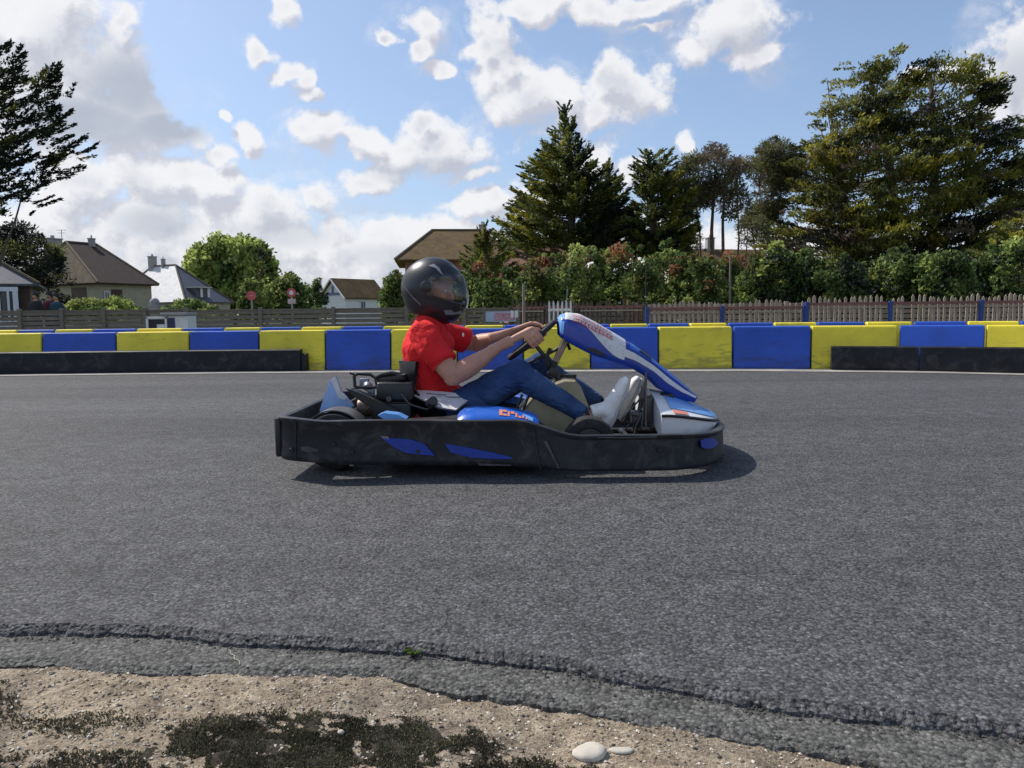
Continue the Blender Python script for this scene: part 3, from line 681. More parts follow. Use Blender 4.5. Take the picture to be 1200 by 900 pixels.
def house(name, label, px, Y, ang, L, Wd, eave, ridge, kind, m_wall, m_roof, over=.35, rl=None, rdir=None, inset=None, m_roof2=None, chimneys=(), feats=()):
    """near corner at picture column px, distance Y; L runs to the right, Wd to the left, both receding.
       kind: hip or gable (gable over the left face). feats: (face, centre along, z, w, h, partname, material)"""
    C = W(px, 370, Y); C.z = -.06; t = R(ang); a = Vector((math.cos(t), math.sin(t), 0)); b = Vector((-math.sin(t), math.cos(t), 0)); up = Vector((0, 0, 1))
    root = empty(name, C, label, 'house')
    def P(u, v, z): return C+a*u+b*v+up*z
    wb = MB(); q = [P(0, 0, 0), P(L, 0, 0), P(L, Wd, 0), P(0, Wd, 0)]; vs = q+[p+up*eave for p in q]
    if kind == 'gable':
        vs += [P(0, Wd/2, ridge-.1), P(L, Wd/2, ridge-.1)]
        wb.add(vs, [(0, 1, 5, 4), (2, 3, 7, 6), (1, 2, 6, 9, 5), (3, 0, 4, 8, 7)])
    else: wb.add(vs, [(0, 1, 5, 4), (1, 2, 6, 5), (2, 3, 7, 6), (3, 0, 4, 7)])
    wb.obj('wall', m_wall, root, smooth=False)
    o = over; e = eave-.02; th = .14; rb = MB()
    if kind == 'gable':
        sl = (ridge-eave)/(Wd/2); ez = eave-o*sl
        for s in (0, 1):
            v0 = -o if s == 0 else Wd+o; rr = [P(-o, v0, ez), P(L+o, v0, ez), P(L+o, Wd/2, ridge), P(-o, Wd/2, ridge)]
            rb.rings([rr, [p+up*th for p in rr]])
        roof = rb.obj('roof', m_roof, root, smooth=False)
    else:
        if rl is None: rl = max(.1, L-Wd) if L >= Wd else 0
        al = (L >= Wd) if rdir is None else rdir == 'a'
        i0 = ((L if al else Wd)-rl)/2 if inset is None else inset
        if al: r0, r1 = P(i0, Wd/2, ridge), P(i0+rl, Wd/2, ridge)
        else: r0, r1 = P(L/2, i0, ridge), P(L/2, i0+rl, ridge)
        k = [P(-o, -o, e), P(L+o, -o, e), P(L+o, Wd+o, e), P(-o, Wd+o, e)]; lo = [p-up*.12 for p in k]
        if al: f = [(0, 1, 5, 4), (1, 2, 5), (2, 3, 4, 5), (3, 0, 4)]; mi = [0, 1, 0, 1]
        else: f = [(0, 1, 4), (1, 2, 5, 4), (2, 3, 5), (3, 0, 4, 5)]; mi = [0, 1, 0, 1]
        rb.add(k+[r0, r1]+lo, f+[(0, 6, 7, 1), (1, 7, 8, 2), (2, 8, 9, 3), (3, 9, 6, 0), (6, 9, 8, 7)]); rb.m = mi+[0]*5
        roof = rb.obj('roof', [m_roof, m_roof2 or m_roof], root, smooth=False)
        hb = MB()
        for p0, p1 in ((k[0], r0), (k[1], r1 if al else r0), (k[3], r0 if al else r1), (r0, r1)):
            if (p1-p0).length > .2: hb.tube([p0+up*.03, p1+up*.03], .10, 6)
        hb.obj('ridge_tiles', M_roof_l, root)
    for u, v, z0, z1, w in chimneys:
        cb_ = MB(); cb_.box(P(u, v, (z0+z1)/2), (w, w*.7, z1-z0), Matrix.Rotation(t, 3, 'Z')); cb_.box(P(u, v, z1+.04), (w*1.15, w*.85, .1), Matrix.Rotation(t, 3, 'Z'))
        cb_.tube([P(u, v, z1+.08), P(u, v, z1+.35)], w*.14, 8); cb_.obj('chimney', M_chim, roof, smooth=False)
    for face, along, z, w, h, pn, mm in feats:
        fb_ = MB()
        if face == 'R': c = P(along, -.03, z); Rm = Matrix.Rotation(t, 3, 'Z')
        else: c = P(-.03, along, z); Rm = Matrix.Rotation(t+math.pi/2, 3, 'Z')
        fb_.box(c, (w, .05, h), Rm); fo = fb_.obj(pn, mm, root, smooth=False)
        if pn == 'window':
            fr = MB(); nn = (-b if face == 'R' else -a)
            for dx, dz, ww, hh in ((-w/2, 0, .08, h+.16), (w/2, 0, .08, h+.16), (0, h/2+.04, w, .08), (0, -h/2-.04, w+.1, .08), (0, 0, .05, h)):
                fr.box(c+nn*.02+Rm@Vector((dx, 0, 0))+up*dz, (ww, .08, hh), Rm)
            fr.obj('frame', M_white, fo, smooth=False)
    return root, P
# brown hipped house
h2, P2 = house('detached_house', 'beige house with brown hipped roof and chimneys, behind the fence at the left', 119, 65, 62, 4.9, 12.6, 3.95, 7.75, 'hip', M_render, M_roof_b, .45, 2.8, 'a', 1.3, M_roof_l,
      chimneys=[(2.0, 9.4, 5.6, 8.2, 1.2), (3.5, 6.0, 7.3, 8.15, .5)],
      feats=[('R', 1.5, 2.2, 1.0, 2.4, 'door', M_door_shade), ('L', 2.85, 2.0, 2.0, 3.2, 'garage_door', M_door_shade), ('R', .55, 2.6, .4, 1.1, 'window', M_glass)])
mb = MB(); q = P2(2.0, 8.0, 7.5); mb.tube([q, q+Vector((0, 0, 1.5))], .03, 5); mb.box(q+Vector((0, 0, 1.45)), (.9, .03, .03)); mb.box(q+Vector((0, 0, 1.2)), (.6, .03, .03)); mb.obj('aerial', M_grey, h2, smooth=False)
# slate house
h3, P3 = house('slate_roof_house', 'house with pale sunlit left roof slope and dark slate right slope with a dormer', 219, 85, 60, 5.9, 14, 2.75, 7.1, 'hip', M_render, M_slate, .3, 4.2, 'b', 5.5, M_slate_sunlit,
      chimneys=[(2.9, 9.6, 6.6, 8.2, .8), (2.9, 7.6, 6.7, 7.8, .4)], feats=[])
q = P3(2.4, 1.3, 3.2); Rm = Matrix.Rotation(R(60), 3, 'Z'); mb = MB(); mb.box(q+Vector((0, 0, .55)), (1.7, 1.9, 1.1), Rm); d = mb.obj('dormer', M_slate, h3, smooth=False)
mb = MB(); mb.box(P3(2.4, 1.05, 4.35), (2.0, 2.3, .1), Rm); mb.obj('dormer_roof', M_cream, d, smooth=False)
for dx in (-.1, .85):
    mb = MB(); mb.box(P3(2.4+dx, .32, 3.75), (.3, .05, 1.0), Rm); mb.obj('shutter', M_white, d, smooth=False)
# white small house
h4, P4 = house('white_house', 'small white house with mossy brown gable roof right of the clipped bushes', 405, 84, 50, 5.6, 4.2, 3.1, 5.0, 'gable', M_white, M_roof_moss, .3,
      feats=[('R', 2.4, 2.2, .7, .7, 'window', M_glass)])
mb = MB()
for v, z, w in ((2.1, 3.4, 2.4), (1.1, 3.4, .3), (3.1, 3.4, .3)): mb.box(P4(-.06, v, z), (.04, w, .28), Matrix.Rotation(R(50), 3, 'Z'))
mb.box(P4(-.06, 2.1, 3.9), (.04, .3, .8), Matrix.Rotation(R(50), 3, 'Z')); mb.obj('gable_timber', simple('blue_grey_paint', (.16, .18, .30), .6), h4, smooth=False)
mb = MB()
for s in (0, 1):
    v0 = -.33 if s == 0 else 4.53; mb.tube([P4(-.34, v0, 2.82), P4(-.34, 2.1, 5.04)], .09, 6)
mb.obj('bargeboard', M_white, h4)
# big mossy roofed house behind the driver
h5, P5 = house('mossy_roof_house', 'large house with mossy brown hipped roof behind the driver helmet', 476, 60, 6, 8.3, 7.4, 5.2, 7.85, 'hip', M_brick, M_roof_moss, .75, 4.0, 'a', None, M_roof_b,
      chimneys=[(6.3, 4.3, 7.2, 8.3, .5)], feats=[('R', 1.6, 3.3, 1.0, 1.3, 'window', M_glass), ('R', 4.6, 3.6, 1.1, 1.4, 'window', M_glass)])
# left edge house with white conservatory
h1, P1 = house('grey_roof_house', 'house with dark grey hipped roof and white conservatory at the left picture edge', -250, 40, 28, 10.8, 7.0, 2.95, 6.0, 'hip', M_door_shade, M_slate, .5, 2.4, 'a', None, M_slate, feats=[])  # wall coloured dark to hold the shade under the eaves
M_conw = simple('conservatory_white', (.74, .76, .82), .45, .06)
mb = MB(); Rm = Matrix.Rotation(R(28), 3, 'Z')
for u, w in ((8.3, .12), (8.8, .12), (9.3, .12), (9.75, .12), (10.1, .26)): mb.box(P1(u, -.45, 1.35), (w, .12, 2.7), Rm)
mb.box(P1(9.2, -.45, 2.62), (2.1, .14, .25), Rm); mb.box(P1(9.2, -.45, .45), (2.1, .13, .7), Rm); mb.obj('conservatory_frame', M_conw, h1, smooth=False)
mb = MB(); mb.box(P1(9.2, -.2, 1.5), (2.0, .05, 2.2), Rm); mb.obj('conservatory_glass', M_glass, h1, smooth=False)
# glimpsed houses behind the right trees
house('cream_house', 'cream walled house glimpsed between the pine trunks at the right', 800, 68, 12, 9, 6, 4.3, 6.6, 'gable', simple('cream_render', (.60, .54, .42), .85, .12), M_roof_moss, .4,
      chimneys=[(4.0, 3, 6.2, 7.7, .7)], feats=[('R', 2, 2.6, .9, 1.2, 'window', M_glass)])
house('brick_house', 'orange brown tiled house glimpsed behind the hedge above the driver arms', 600, 52, 10, 5, 6, 3.6, 5.6, 'gable', M_brick, simple('terracotta_tiles', (.22, .11, .07), .8, .3, 3), .4, feats=[])
rt, PS = house('garden_shed', 'small shed with faded pink roof beyond the white picket gate', 647, 30, 4, 1.05, .9, 1.18, 1.45, 'gable', M_white, simple('faded_pink_roof', (.42, .27, .25), .7), .08, feats=[])
rt['category'] = 'shed'
# low garden wall piece, left (pale gate pillar)
c = W(181, 350, 23); root = empty('gate_pillar', (c.x, c.y, 0), 'stubby stone gate pillar between the brown house and the white cabinet', 'pillar')
mb = MB(); mb.box((c.x, c.y, .55), (.22, .22, 1.2), bev=.01); mb.obj('shaft', M_chim, root, smooth=False)
mb = MB(); mb.ball((c.x, c.y, 1.25), (.14, .14, .14), 12); mb.box((c.x, c.y, 1.15), (.28, .28, .06)); mb.obj('cap', M_grey, root)

# ---------------------------------------------------------------- trees and shrubs
def inpoly(x, z, poly):
    c = False; n = len(poly)
    for i in range(n):
        x1_, z1_ = poly[i]; x2_, z2_ = poly[(i+1) % n]
        if (z1_ > z) != (z2_ > z) and x < (x2_-x1_)*(z-z1_)/(z2_-z1_)+x1_: c = not c
    return c
def span(z, poly):
    xs = []
    n = len(poly)
    for i in range(n):
        x1_, z1_ = poly[i]; x2_, z2_ = poly[(i+1) % n]
        if (z1_ > z) != (z2_ > z): xs.append((x2_-x1_)*(z-z1_)/(z2_-z1_)+x1_)
    return (min(xs), max(xs)) if xs else None
def leaves(c, out, style, r, n, l, w):
    """n leaf quads for one clump centred at c; out: unit vector away from the trunk"""
    c = np.array(c); out = np.array(out)
    if style == 'plate':
        a = rng.uniform(0, 2*np.pi, n); rho = r*np.sqrt(rng.random(n))
        side = np.array((-out[1], out[0], 0)); side /= np.linalg.norm(side)+1e-9
        o2 = np.array((out[0], out[1], 0)); o2 /= np.linalg.norm(o2)+1e-9
        u = rho*np.cos(a); v = rho*np.sin(a)*.8
        lump = .12*r*np.sin(u*5/r+c[0]*3)+.10*r*np.sin(v*6/r+c[2]*5)
        P_ = c+np.outer(u, o2)+np.outer(v, side)+np.outer(rng.normal(0, .09*r, n)+.22*(u/r)*r+lump*1.0, (0, 0, 1))
        ax = np.outer(np.full(n, 1.0), o2)+rng.normal(0, .45, (n, 3))+np.outer(rng.uniform(.1, .8, n), (0, 0, 1))
    elif style == 'spray':
        side = np.array((-out[1], out[0], 0)); side /= np.linalg.norm(side)+1e-9
        t = rng.random(n); wdt = (1-t)*.55+.08
        u = (t-.35)*2*r; v = rng.normal(0, 1, n)*wdt*r*.55
        P_ = c+np.outer(u, out)+np.outer(v, side)+np.outer(rng.normal(0, .07*r, n)-.10*np.abs(v)+.12*t*t*r, (0, 0, 1))
        ax = np.outer(np.full(n, 1.0), out)+np.outer(np.sign(v)*.6, side)+rng.normal(0, .3, (n, 3))
    elif style == 'tuft':
        d = rng.normal(0, 1, (n, 3)); d /= np.linalg.norm(d, axis=1)[:, None]; d[:, 2] = d[:, 2]*.65+.15
        P_ = c+d*(r*rng.uniform(.35, 1, n)[:, None]); ax = d+rng.normal(0, .35, (n, 3))
    else:
        d = rng.normal(0, 1, (n, 3)); d /= np.linalg.norm(d, axis=1)[:, None]
        P_ = c+d*(r*rng.uniform(.45, 1.05, n)[:, None]); ax = rng.normal(0, 1, (n, 3))
    ax /= np.linalg.norm(ax, axis=1)[:, None]
    nr = rng.normal(0, 1, (n, 3)); nr[:, 2] += 1.1 if style != 'broad' else .3
    sd_ = np.cross(ax, nr); sd_ /= np.linalg.norm(sd_, axis=1)[:, None]+1e-9
    L_ = (l*rng.uniform(.6, 1.4, n))[:, None]; w_ = (w*rng.uniform(.6, 1.4, n))[:, None]
    return np.stack([P_-ax*L_*.5, P_+sd_*w_*.5, P_+ax*L_*.5, P_-sd_*w_*.5], axis=1)
def _up(c, k=1.55): return [tuple(min(.8, x*k) for x in q) for q in c]
M_bark = simple('grey_brown_bark', (.11, .085, .065), .9, .35, 4, bstr=.8, bscale=12, stretch=(4, 4, 1)); M_barkr = simple('reddish_pine_bark', (.17, .11, .08), .9, .35, 4, bstr=.8, bscale=12, stretch=(4, 4, 1))
M_cyp = leafmat('cypress_leaf', _up([(.055, .064, .022), (.088, .10, .030), (.13, .138, .036), (.19, .18, .042)]), .4)
M_cypy = leafmat('cypress_tip_leaf', _up([(.13, .135, .024), (.20, .19, .03), (.28, .245, .04)]), .45)
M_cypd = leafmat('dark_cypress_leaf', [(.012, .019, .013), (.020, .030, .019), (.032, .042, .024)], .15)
M_con = leafmat('conifer_leaf', _up([(.038, .052, .018), (.068, .084, .026), (.11, .125, .032), (.17, .17, .042)]), .38)
M_pine = leafmat('pine_needles', _up([(.04, .046, .022), (.07, .075, .036), (.11, .105, .05), (.15, .12, .065)]), .3)
M_brn = leafmat('brown_dry_twigs', _up([(.08, .058, .042), (.13, .095, .068), (.17, .135, .10)]), .2)
M_grn = leafmat('fresh_green_leaf', _up([(.15, .18, .05), (.23, .27, .075), (.34, .38, .12)]), .5)
M_hed = leafmat('hedge_leaf', _up([(.042, .068, .022), (.085, .125, .035), (.15, .20, .06)]), .4)
M_pho = leafmat('red_young_leaf', _up([(.20, .06, .035), (.26, .11, .06), (.20, .15, .06)]), .4)
M_pho2 = leafmat('yellowing_leaf', _up([(.12, .13, .03), (.19, .17, .05), (.16, .10, .05)]), .4)
def tree(name, label, cat, group, Y, outline, style, ncl, r, n, l, w, mats, top=None, trunks=(), depth=.8, gaps=.0, seed=1, bark=None, twig=True, edge=.35, outdir=None):
    """crown volume: the outline (surveyed px) at distance Y gives height and breadth, an elliptical section the depth"""
    rr = random.Random(seed); poly = [(W(x, y, Y).x, W(x, y, Y).z) for x, y in outline]
    zmin = min(z for _, z in poly); zmax = max(z for _, z in poly); xmin = min(x for x, _ in poly); xmax = max(x for x, _ in poly)
    tr = []
    for pts, rad in trunks: tr.append(([W(x, y, Y+dy) for x, y, dy in pts], rad))
    xb = tr[0][0][0].x if tr else (xmin+xmax)/2
    root = empty(name, (xb, Y, -.06), label, cat, group)
    cl = []; tries = 0
    # distribute clumps, denser on the outline
    while len(cl) < ncl and tries < ncl*60:
        tries += 1; z = rr.uniform(zmin, zmax); x = rr.uniform(xmin, xmax)
        if not inpoly(x, z, poly): continue
        sp_ = span(z, poly); hw = max(.2, (sp_[1]-sp_[0])/2); xc = (sp_[0]+sp_[1])/2; q = (x-xc)/hw
        yr = depth*hw*math.sqrt(max(0.02, 1-q*q))
        s = rr.choice((-1, 1)); y = Y + s*yr*(rr.random()**edge)
        if gaps and mnoise.noise(Vector((x*.45+seed, z*.45, y*.25))) > .5-gaps: continue
        cl.append((x, y, z, q))
    quads = []; mi = []; axis = None
    if tr: ax_ = tr[0][0]
    br = MB()
    for i, (x, y, z, q) in enumerate(cl):
        if tr:
            # trunk point below the clump
            best = min(tr, key=lambda T: abs(T[0][-1].x-x)) if len(tr) > 1 else tr[0]
            pts = best[0]; zt = z-abs(x-pts[-1].x)*.25-.3; zt = max(pts[0].z+.3, min(pts[-1].z, zt)); tp = pts[-1]
            for p, p2 in zip(pts, pts[1:]):
                if p.z <= zt <= p2.z: tp = p.lerp(p2, (zt-p.z)/max(1e-3, p2.z-p.z)); break
        else: tp = Vector(((xmin+xmax)/2, Y, z-.3))
        o = Vector((x, y, z))-tp; o.z *= .5 if style != 'spray' else .8
        if o.length < .05: o = Vector((rr.uniform(-1, 1), rr.uniform(-1, 1), .2))
        o.normalize()
        if outdir: o = (o*.35+Vector(outdir)+Vector((rr.uniform(-.25, .25), rr.uniform(-.7, .7), rr.uniform(-.25, .3)))).normalized()
        kr = r*rr.uniform(.7, 1.25)
        for _ in range(4):          # keep the clump inside the crown outline
            fx = .62 if style in ('plate', 'spray') else .8
            if inpoly(x+math.copysign(fx*kr, q), z, poly) and inpoly(x, z+(.42 if style in ('broad', 'tuft') else .8)*kr, poly): break
            kr *= .75
        k = int(n*rr.uniform(.7, 1.25)*(kr/r)**2); k = max(k, 30); quads.append(leaves((x, y, z), tuple(o), style, kr, k, l, w))
        m_ = 0
        if top:
            for mt, prob in top:
                if callable(prob): prob = prob((z-zmin)/(zmax-zmin), q)
                if rr.random() < prob: m_ = mt; break
        mi.append(np.full(k, m_))
        if tr and twig and i % 2 == 0 and (Vector((x, y, z))-tp).length > .4:
            e = Vector((x, y, z)); md = tp.lerp(e, .5)+Vector((0, 0, -.05*(e-tp).length)); rad = max(.012, min(.09, (e-tp).length*.016)); br.tube([tp, md, e], [rad, rad*.7, rad*.3], 5)
    fastquads('crown', np.concatenate(quads), mats, np.concatenate(mi), (xb, Y, -.06), root)
    if tr:
        tb = MB()
        for pts, rad in tr:
            p0 = Vector((pts[0].x, pts[0].y, -.1)); pp = [p0]+list(pts)
            k = len(pp); tb.tube(pp, [rad*(1.25-.95*i/(k-1)) for i in range(k)], 9)
        tb.obj('trunk', bark or M_bark, root)
        if len(br.f) > 40: br.obj('branches', bark or M_bark, root)
    return root
G1 = 'tall trees behind the right fence'
# big spreading cypress
tree('cypress_tree', 'huge spreading cypress with yellow tipped plates of foliage at the right', 'tree', G1, 48,
     [(905,345),(880,300),(905,262),(925,225),(905,200),(945,165),(968,150),(955,128),(985,100),(968,88),(995,68),(1030,62),(1060,78),(1075,82),(1088,66),(1120,80),(1155,92),(1165,118),(1150,140),(1172,165),(1185,195),(1190,250),(1200,300),(1160,345)],
     'plate', 680, 1.05, 260, .27, .09, [M_cyp, M_cypy, M_cypd, M_brn], top=[(1, lambda h, q: .20 if h > .15 else .10), (2, lambda h, q: .20), (3, lambda h, q: .12 if h < .7 else .02)],
     trunks=[([(1060,345,0),(1050,260,0),(1040,180,0),(1020,90,0)], .42), ([(1085,345,1),(1095,250,1),(1095,160,1),(1090,85,1)], .38), ([(1010,345,-1),(1000,280,-1),(985,210,-1)], .28)], gaps=.0, seed=4, edge=.4)
tree('cypress_tree', 'cypress limb tree reaching in from the right picture edge with yellow tips', 'tree', G1, 44,
     [(1150,150),(1165,140),(1195,125),(1230,110),(1300,120),(1300,170),(1215,150),(1185,160)], 'plate', 26, .8, 170, .3, .1, [M_cyp, M_cypy], top=[(1, .4)],
     trunks=[([(1290,345,0),(1280,240,0),(1260,160,0),(1250,120,0)], .3)], seed=5)
tree('pine_tree', 'greyish pine crown at the right picture edge beside the huge cypress', 'tree', G1, 52,
     [(1165,210),(1180,180),(1200,165),(1260,150),(1300,200),(1300,330),(1185,330),(1190,260)], 'tuft', 90, .75, 110, .3, .07, [M_pine, M_brn, M_cypy], top=[(1, .25), (2, .12)],
     trunks=[([(1215,345,0),(1220,260,0),(1225,180,0)], .22)], gaps=.1, seed=6, bark=M_barkr)
tree('cypress_shrub', 'yellow green low cypress at the right picture edge under the pine', 'shrub', None, 34, [(1140,300),(1160,265),(1195,245),(1260,240),(1270,345),(1150,345)], 'plate', 60, .5, 130, .2, .07, [M_cyp, M_cypy], top=[(1, .4)], trunks=[([(1205,345,0),(1205,270,0)], .12)], seed=61)
# pointed conifers
tree('conifer_tree', 'tall pointed conifer with a bent tip above the driver hands', 'tree', G1, 44,
     [(592,300),(582,272),(603,262),(598,238),(622,228),(608,196),(640,196),(634,172),(650,168),(646,150),(660,148),(657,124),(663,118),(672,140),(680,160),(684,180),(700,205),(712,225),(725,250),(738,300)],
     'spray', 420, .95, 150, .26, .085, [M_con, M_cypy, M_cypd], top=[(1, lambda h, q: .16 if q < .2 else .05), (2, lambda h, q: .2 if q < .2 else .55)],
     trunks=[([(668,340,0),(670,250,0),(668,180,0),(661,122,0)], .28)], seed=7, edge=.3, gaps=.05)
tree('conifer_tree', 'narrow dark conifer tucked against the right side of the bent tip one', 'tree', G1, 46,
     [(690,300),(684,250),(700,215),(708,188),(716,190),(730,225),(748,262),(750,300)], 'spray', 170, .85, 140, .26, .085, [M_con, M_cypd, M_cypy], top=[(1, .4), (2, .08)],
     trunks=[([(716,340,0),(714,240,0),(711,190,0)], .2)], seed=8)
tree('conifer_tree', 'blunt topped conifer with yellow green sprays on its right side', 'tree', G1, 43,
     [(742,300),(736,255),(748,232),(738,205),(752,178),(770,176),(790,186),(786,205),(806,222),(800,250),(812,268),(800,305)], 'spray', 260, .85, 140, .26, .085, [M_con, M_cypy, M_cypd], top=[(1, lambda h, q: .28 if q > .0 and .2 < h < .8 else .04), (2, .3)],
     trunks=[([(766,340,0),(764,250,0),(760,180,0)], .24)], seed=9, gaps=.08)
tree('conifer_shrub', 'small dark conifer in front of the mossy roofed house', 'tree', G1, 40,
     [(538,330),(545,295),(556,285),(563,270),(568,256),(574,270),(590,285),(602,300),(612,330)], 'spray', 80, .6, 120, .2, .07, [M_con, M_cypy, M_brn], top=[(1, .15), (2, .15)],
     trunks=[([(570,345,0),(569,300,0),(567,260,0)], .12)], seed=10)
# umbrella pines
tree('pine_tree', 'brown tinged umbrella pine with two bare trunks above the hedge', 'tree', G1, 45,
     [(782,262),(790,222),(782,205),(800,186),(822,182),(832,166),(850,172),(862,190),(880,196),(872,222),(880,245),(862,258),(840,246),(820,240),(800,262)], 'tuft', 200, .65, 110, .26, .06, [M_pine, M_brn, M_con], top=[(1, .42), (2, .2)],
     trunks=[([(835,345,0),(834,270,0),(838,200,0)], .16), ([(848,345,.6),(847,260,.6),(850,195,.6)], .13), ([(822,345,1.5),(820,270,1.5),(812,215,1.5)], .09), ([(862,345,-1),(866,280,-1),(864,225,-1)], .08)], gaps=.14, seed=11, bark=M_barkr)
tree('pine_tree', 'grey green pine between the brown tinged pine and the huge cypress', 'tree', G1, 50,
     [(868,262),(880,240),(872,215),(880,180),(900,160),(925,165),(942,182),(945,210),(925,240),(910,262),(890,270)], 'tuft', 210, .7, 110, .28, .065, [M_pine, M_con, M_brn], top=[(1, .3), (2, .15)],
     trunks=[([(905,345,0),(900,280,0),(906,210,0)], .15), ([(893,345,.5),(880,262,.5),(890,220,.5)], .09)], gaps=.12, seed=12, bark=M_barkr)
tree('pine_tree', 'small low pine clump left of the grey green pine', 'tree', G1, 41, [(858,285),(862,262),(885,252),(905,262),(903,280),(880,288)], 'tuft', 26, .5, 100, .2, .05, [M_pine, M_con], top=[(1, .4)], trunks=[([(872,345,0),(876,270,0)], .07)], seed=13, bark=M_barkr)
tree('pine_tree', 'thin pine filling the gap left of the brown tinged pine', 'tree', G1, 53, [(782,330),(778,290),(792,262),(812,255),(826,275),(826,300),(815,335)], 'tuft', 60, .55, 110, .24, .06, [M_pine, M_brn, M_con], top=[(1, .3), (2, .3)], trunks=[([(803,345,0),(802,270,0)], .09)], seed=113, bark=M_barkr)
# left dark cypress
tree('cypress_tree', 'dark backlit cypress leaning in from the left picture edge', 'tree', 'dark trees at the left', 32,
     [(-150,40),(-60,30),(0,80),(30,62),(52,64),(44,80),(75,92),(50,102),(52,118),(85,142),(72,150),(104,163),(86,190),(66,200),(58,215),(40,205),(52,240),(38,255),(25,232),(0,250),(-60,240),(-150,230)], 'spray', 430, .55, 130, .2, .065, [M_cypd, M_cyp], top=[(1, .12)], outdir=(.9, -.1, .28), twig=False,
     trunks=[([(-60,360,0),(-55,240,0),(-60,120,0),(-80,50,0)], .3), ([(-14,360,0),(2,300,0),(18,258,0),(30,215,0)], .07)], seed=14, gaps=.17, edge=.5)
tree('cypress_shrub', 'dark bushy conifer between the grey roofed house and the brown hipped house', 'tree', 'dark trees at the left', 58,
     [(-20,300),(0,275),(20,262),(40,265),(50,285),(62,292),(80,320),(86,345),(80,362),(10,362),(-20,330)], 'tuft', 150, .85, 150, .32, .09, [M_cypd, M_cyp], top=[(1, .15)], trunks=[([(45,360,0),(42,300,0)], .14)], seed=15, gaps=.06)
# bright round tree
tree('round_tree', 'bright green rounded broadleaf tree behind the slate roofed house', 'tree', None, 108,
     [(228,345),(222,312),(232,292),(250,284),(270,280),(300,281),(318,296),(322,320),(318,350),(240,356)], 'broad', 190, 1.6, 170, .6, .5, [M_grn, M_hed], top=[(1, .15)], trunks=[([(275,360,0),(275,310,0)], .25)], seed=16, edge=.25)
tree('slim_conifer', 'thin dark pointed conifer at the right side of the bright green tree', 'tree', None, 98, [(300,345),(302,300),(305,276),(309,296),(318,298),(311,312),(313,350)], 'spray', 44, .9, 120, .4, .13, [M_cypd, M_con], top=[(1, .4)], trunks=[([(306,360,0),(306,290,0)], .1)], seed=17)
def bush(name, label, px0, px1, ytop, Y, mats, top, seed, grp=None, r=.32, n=150, ncl=40, l=.13, w=.10, ybot=372, cat='shrub'):
    m_ = (px0+px1)/2; hw = (px1-px0)/2
    rj = random.Random(seed*7); J = (lambda a: rj.uniform(-a, a)) if grp and 'clipped' not in grp and 'low' not in grp else (lambda a: 0)
    ol = [(px0+2, ybot), (px0+J(5), (ytop+ybot)/2), (px0+hw*.2, ytop+12+J(14)), (px0+hw*.55, ytop+4+J(12)), (m_-hw*.1, ytop+J(10)), (m_+hw*.35, ytop+3+J(13)), (px1-hw*.25, ytop+12+J(14)), (px1-hw*.05, ytop+22+J(14)), (px1+J(5), (ytop+ybot)/2+4), (px1-2, ybot)]
    return tree(name, label, cat, grp, Y, ol, 'broad', ncl, r, n, l, w, mats, top=top, trunks=[([(m_, ybot, 0), (m_, ytop+12, 0)], .05)], seed=seed, edge=.3)
bush('clipped_bush', 'clipped round green bush behind the red road sign', 279, 319, 329, 30, [M_hed, M_grn], [(1, .3)], 20, 'clipped garden bushes')
bush('clipped_bush', 'clipped round dark bush behind the red and white sign', 318, 366, 320, 31, [M_hed, M_grn], [(1, .3)], 21, 'clipped garden bushes', ncl=60)
bush('garden_bush', 'dull green bush left of the small white house', 362, 385, 325, 60, [M_hed, M_cypd], [(1, .3)], 22)
bush('garden_bush', 'yellow green bush left of the driver helmet', 444, 486, 318, 32, [M_hed, M_grn, M_pho2], [(1, .3), (2, .3)], 23, ncl=60)
bush('low_hedge', 'low yellow green garden hedge in front of the brown hipped house', 78, 172, 347, 40, [M_grn, M_hed], [(1, .5)], 24, 'low garden hedges', ncl=70)
bush('low_hedge', 'low dark hedge in front of the slate roofed house', 184, 262, 351, 42, [M_hed, M_grn], [(1, .4)], 25, 'low garden hedges', ncl=50)
bush('low_hedge', 'low hedge at the foot of the bright green round tree', 262, 400, 352, 50, [M_hed, M_cypd], [(1, .3)], 26, 'low garden hedges', ncl=60)
# photinia hedge, one bush after another
ph = [(538,575,306,28),(560,592,318,27),(584,622,312,29),(610,650,300,28),(640,672,292,29),(664,700,290,27),(690,722,298,29),(712,745,286,28),(738,768,292,27),(760,795,282,29),(786,815,290,28),(805,842,298,27),(834,866,288,29),(856,892,290,30),(872,905,300,27)]
phl = ['left end of the hedge just right of the helmet','second bush of the hedge, lower, right of the helmet','third bush of the hedge above the banner','fourth bush of the hedge above the driver hands','fifth bush, pinkish topped, left of the fairing top',
  'sixth bush, pinkish topped, above the fairing top','seventh bush, lower, under the narrow dark conifer','eighth bush with red top under the narrow dark conifer','ninth bush left under the blunt topped conifer','tenth bush with red top under the blunt topped conifer',
  'eleventh bush left of the bare pine trunks','twelfth bush at the foot of the bare pine trunks','thirteenth bush just right of the bare pine trunks','fourteenth bush in front of the cream house','last reddish bush before the plain green shrubs']
for i, (a, b, t, Y) in enumerate(ph):
    bush('hedge_bush', 'red tipped hedge bush, '+phl[i], a-7, b+7, t+4, Y, [M_hed, M_pho, M_pho2, M_grn], [(1, (lambda h, q: .45 if h > .74 else .04) if i % 3 == 1 else (lambda h, q: .24 if h > .8 else .02)), (2, lambda h, q: .26 if h > .7 else .05), (3, .30)], 40+i, 'red tipped hedge bushes behind the fence', r=.30, n=80, ncl=74, l=.14, w=.09)
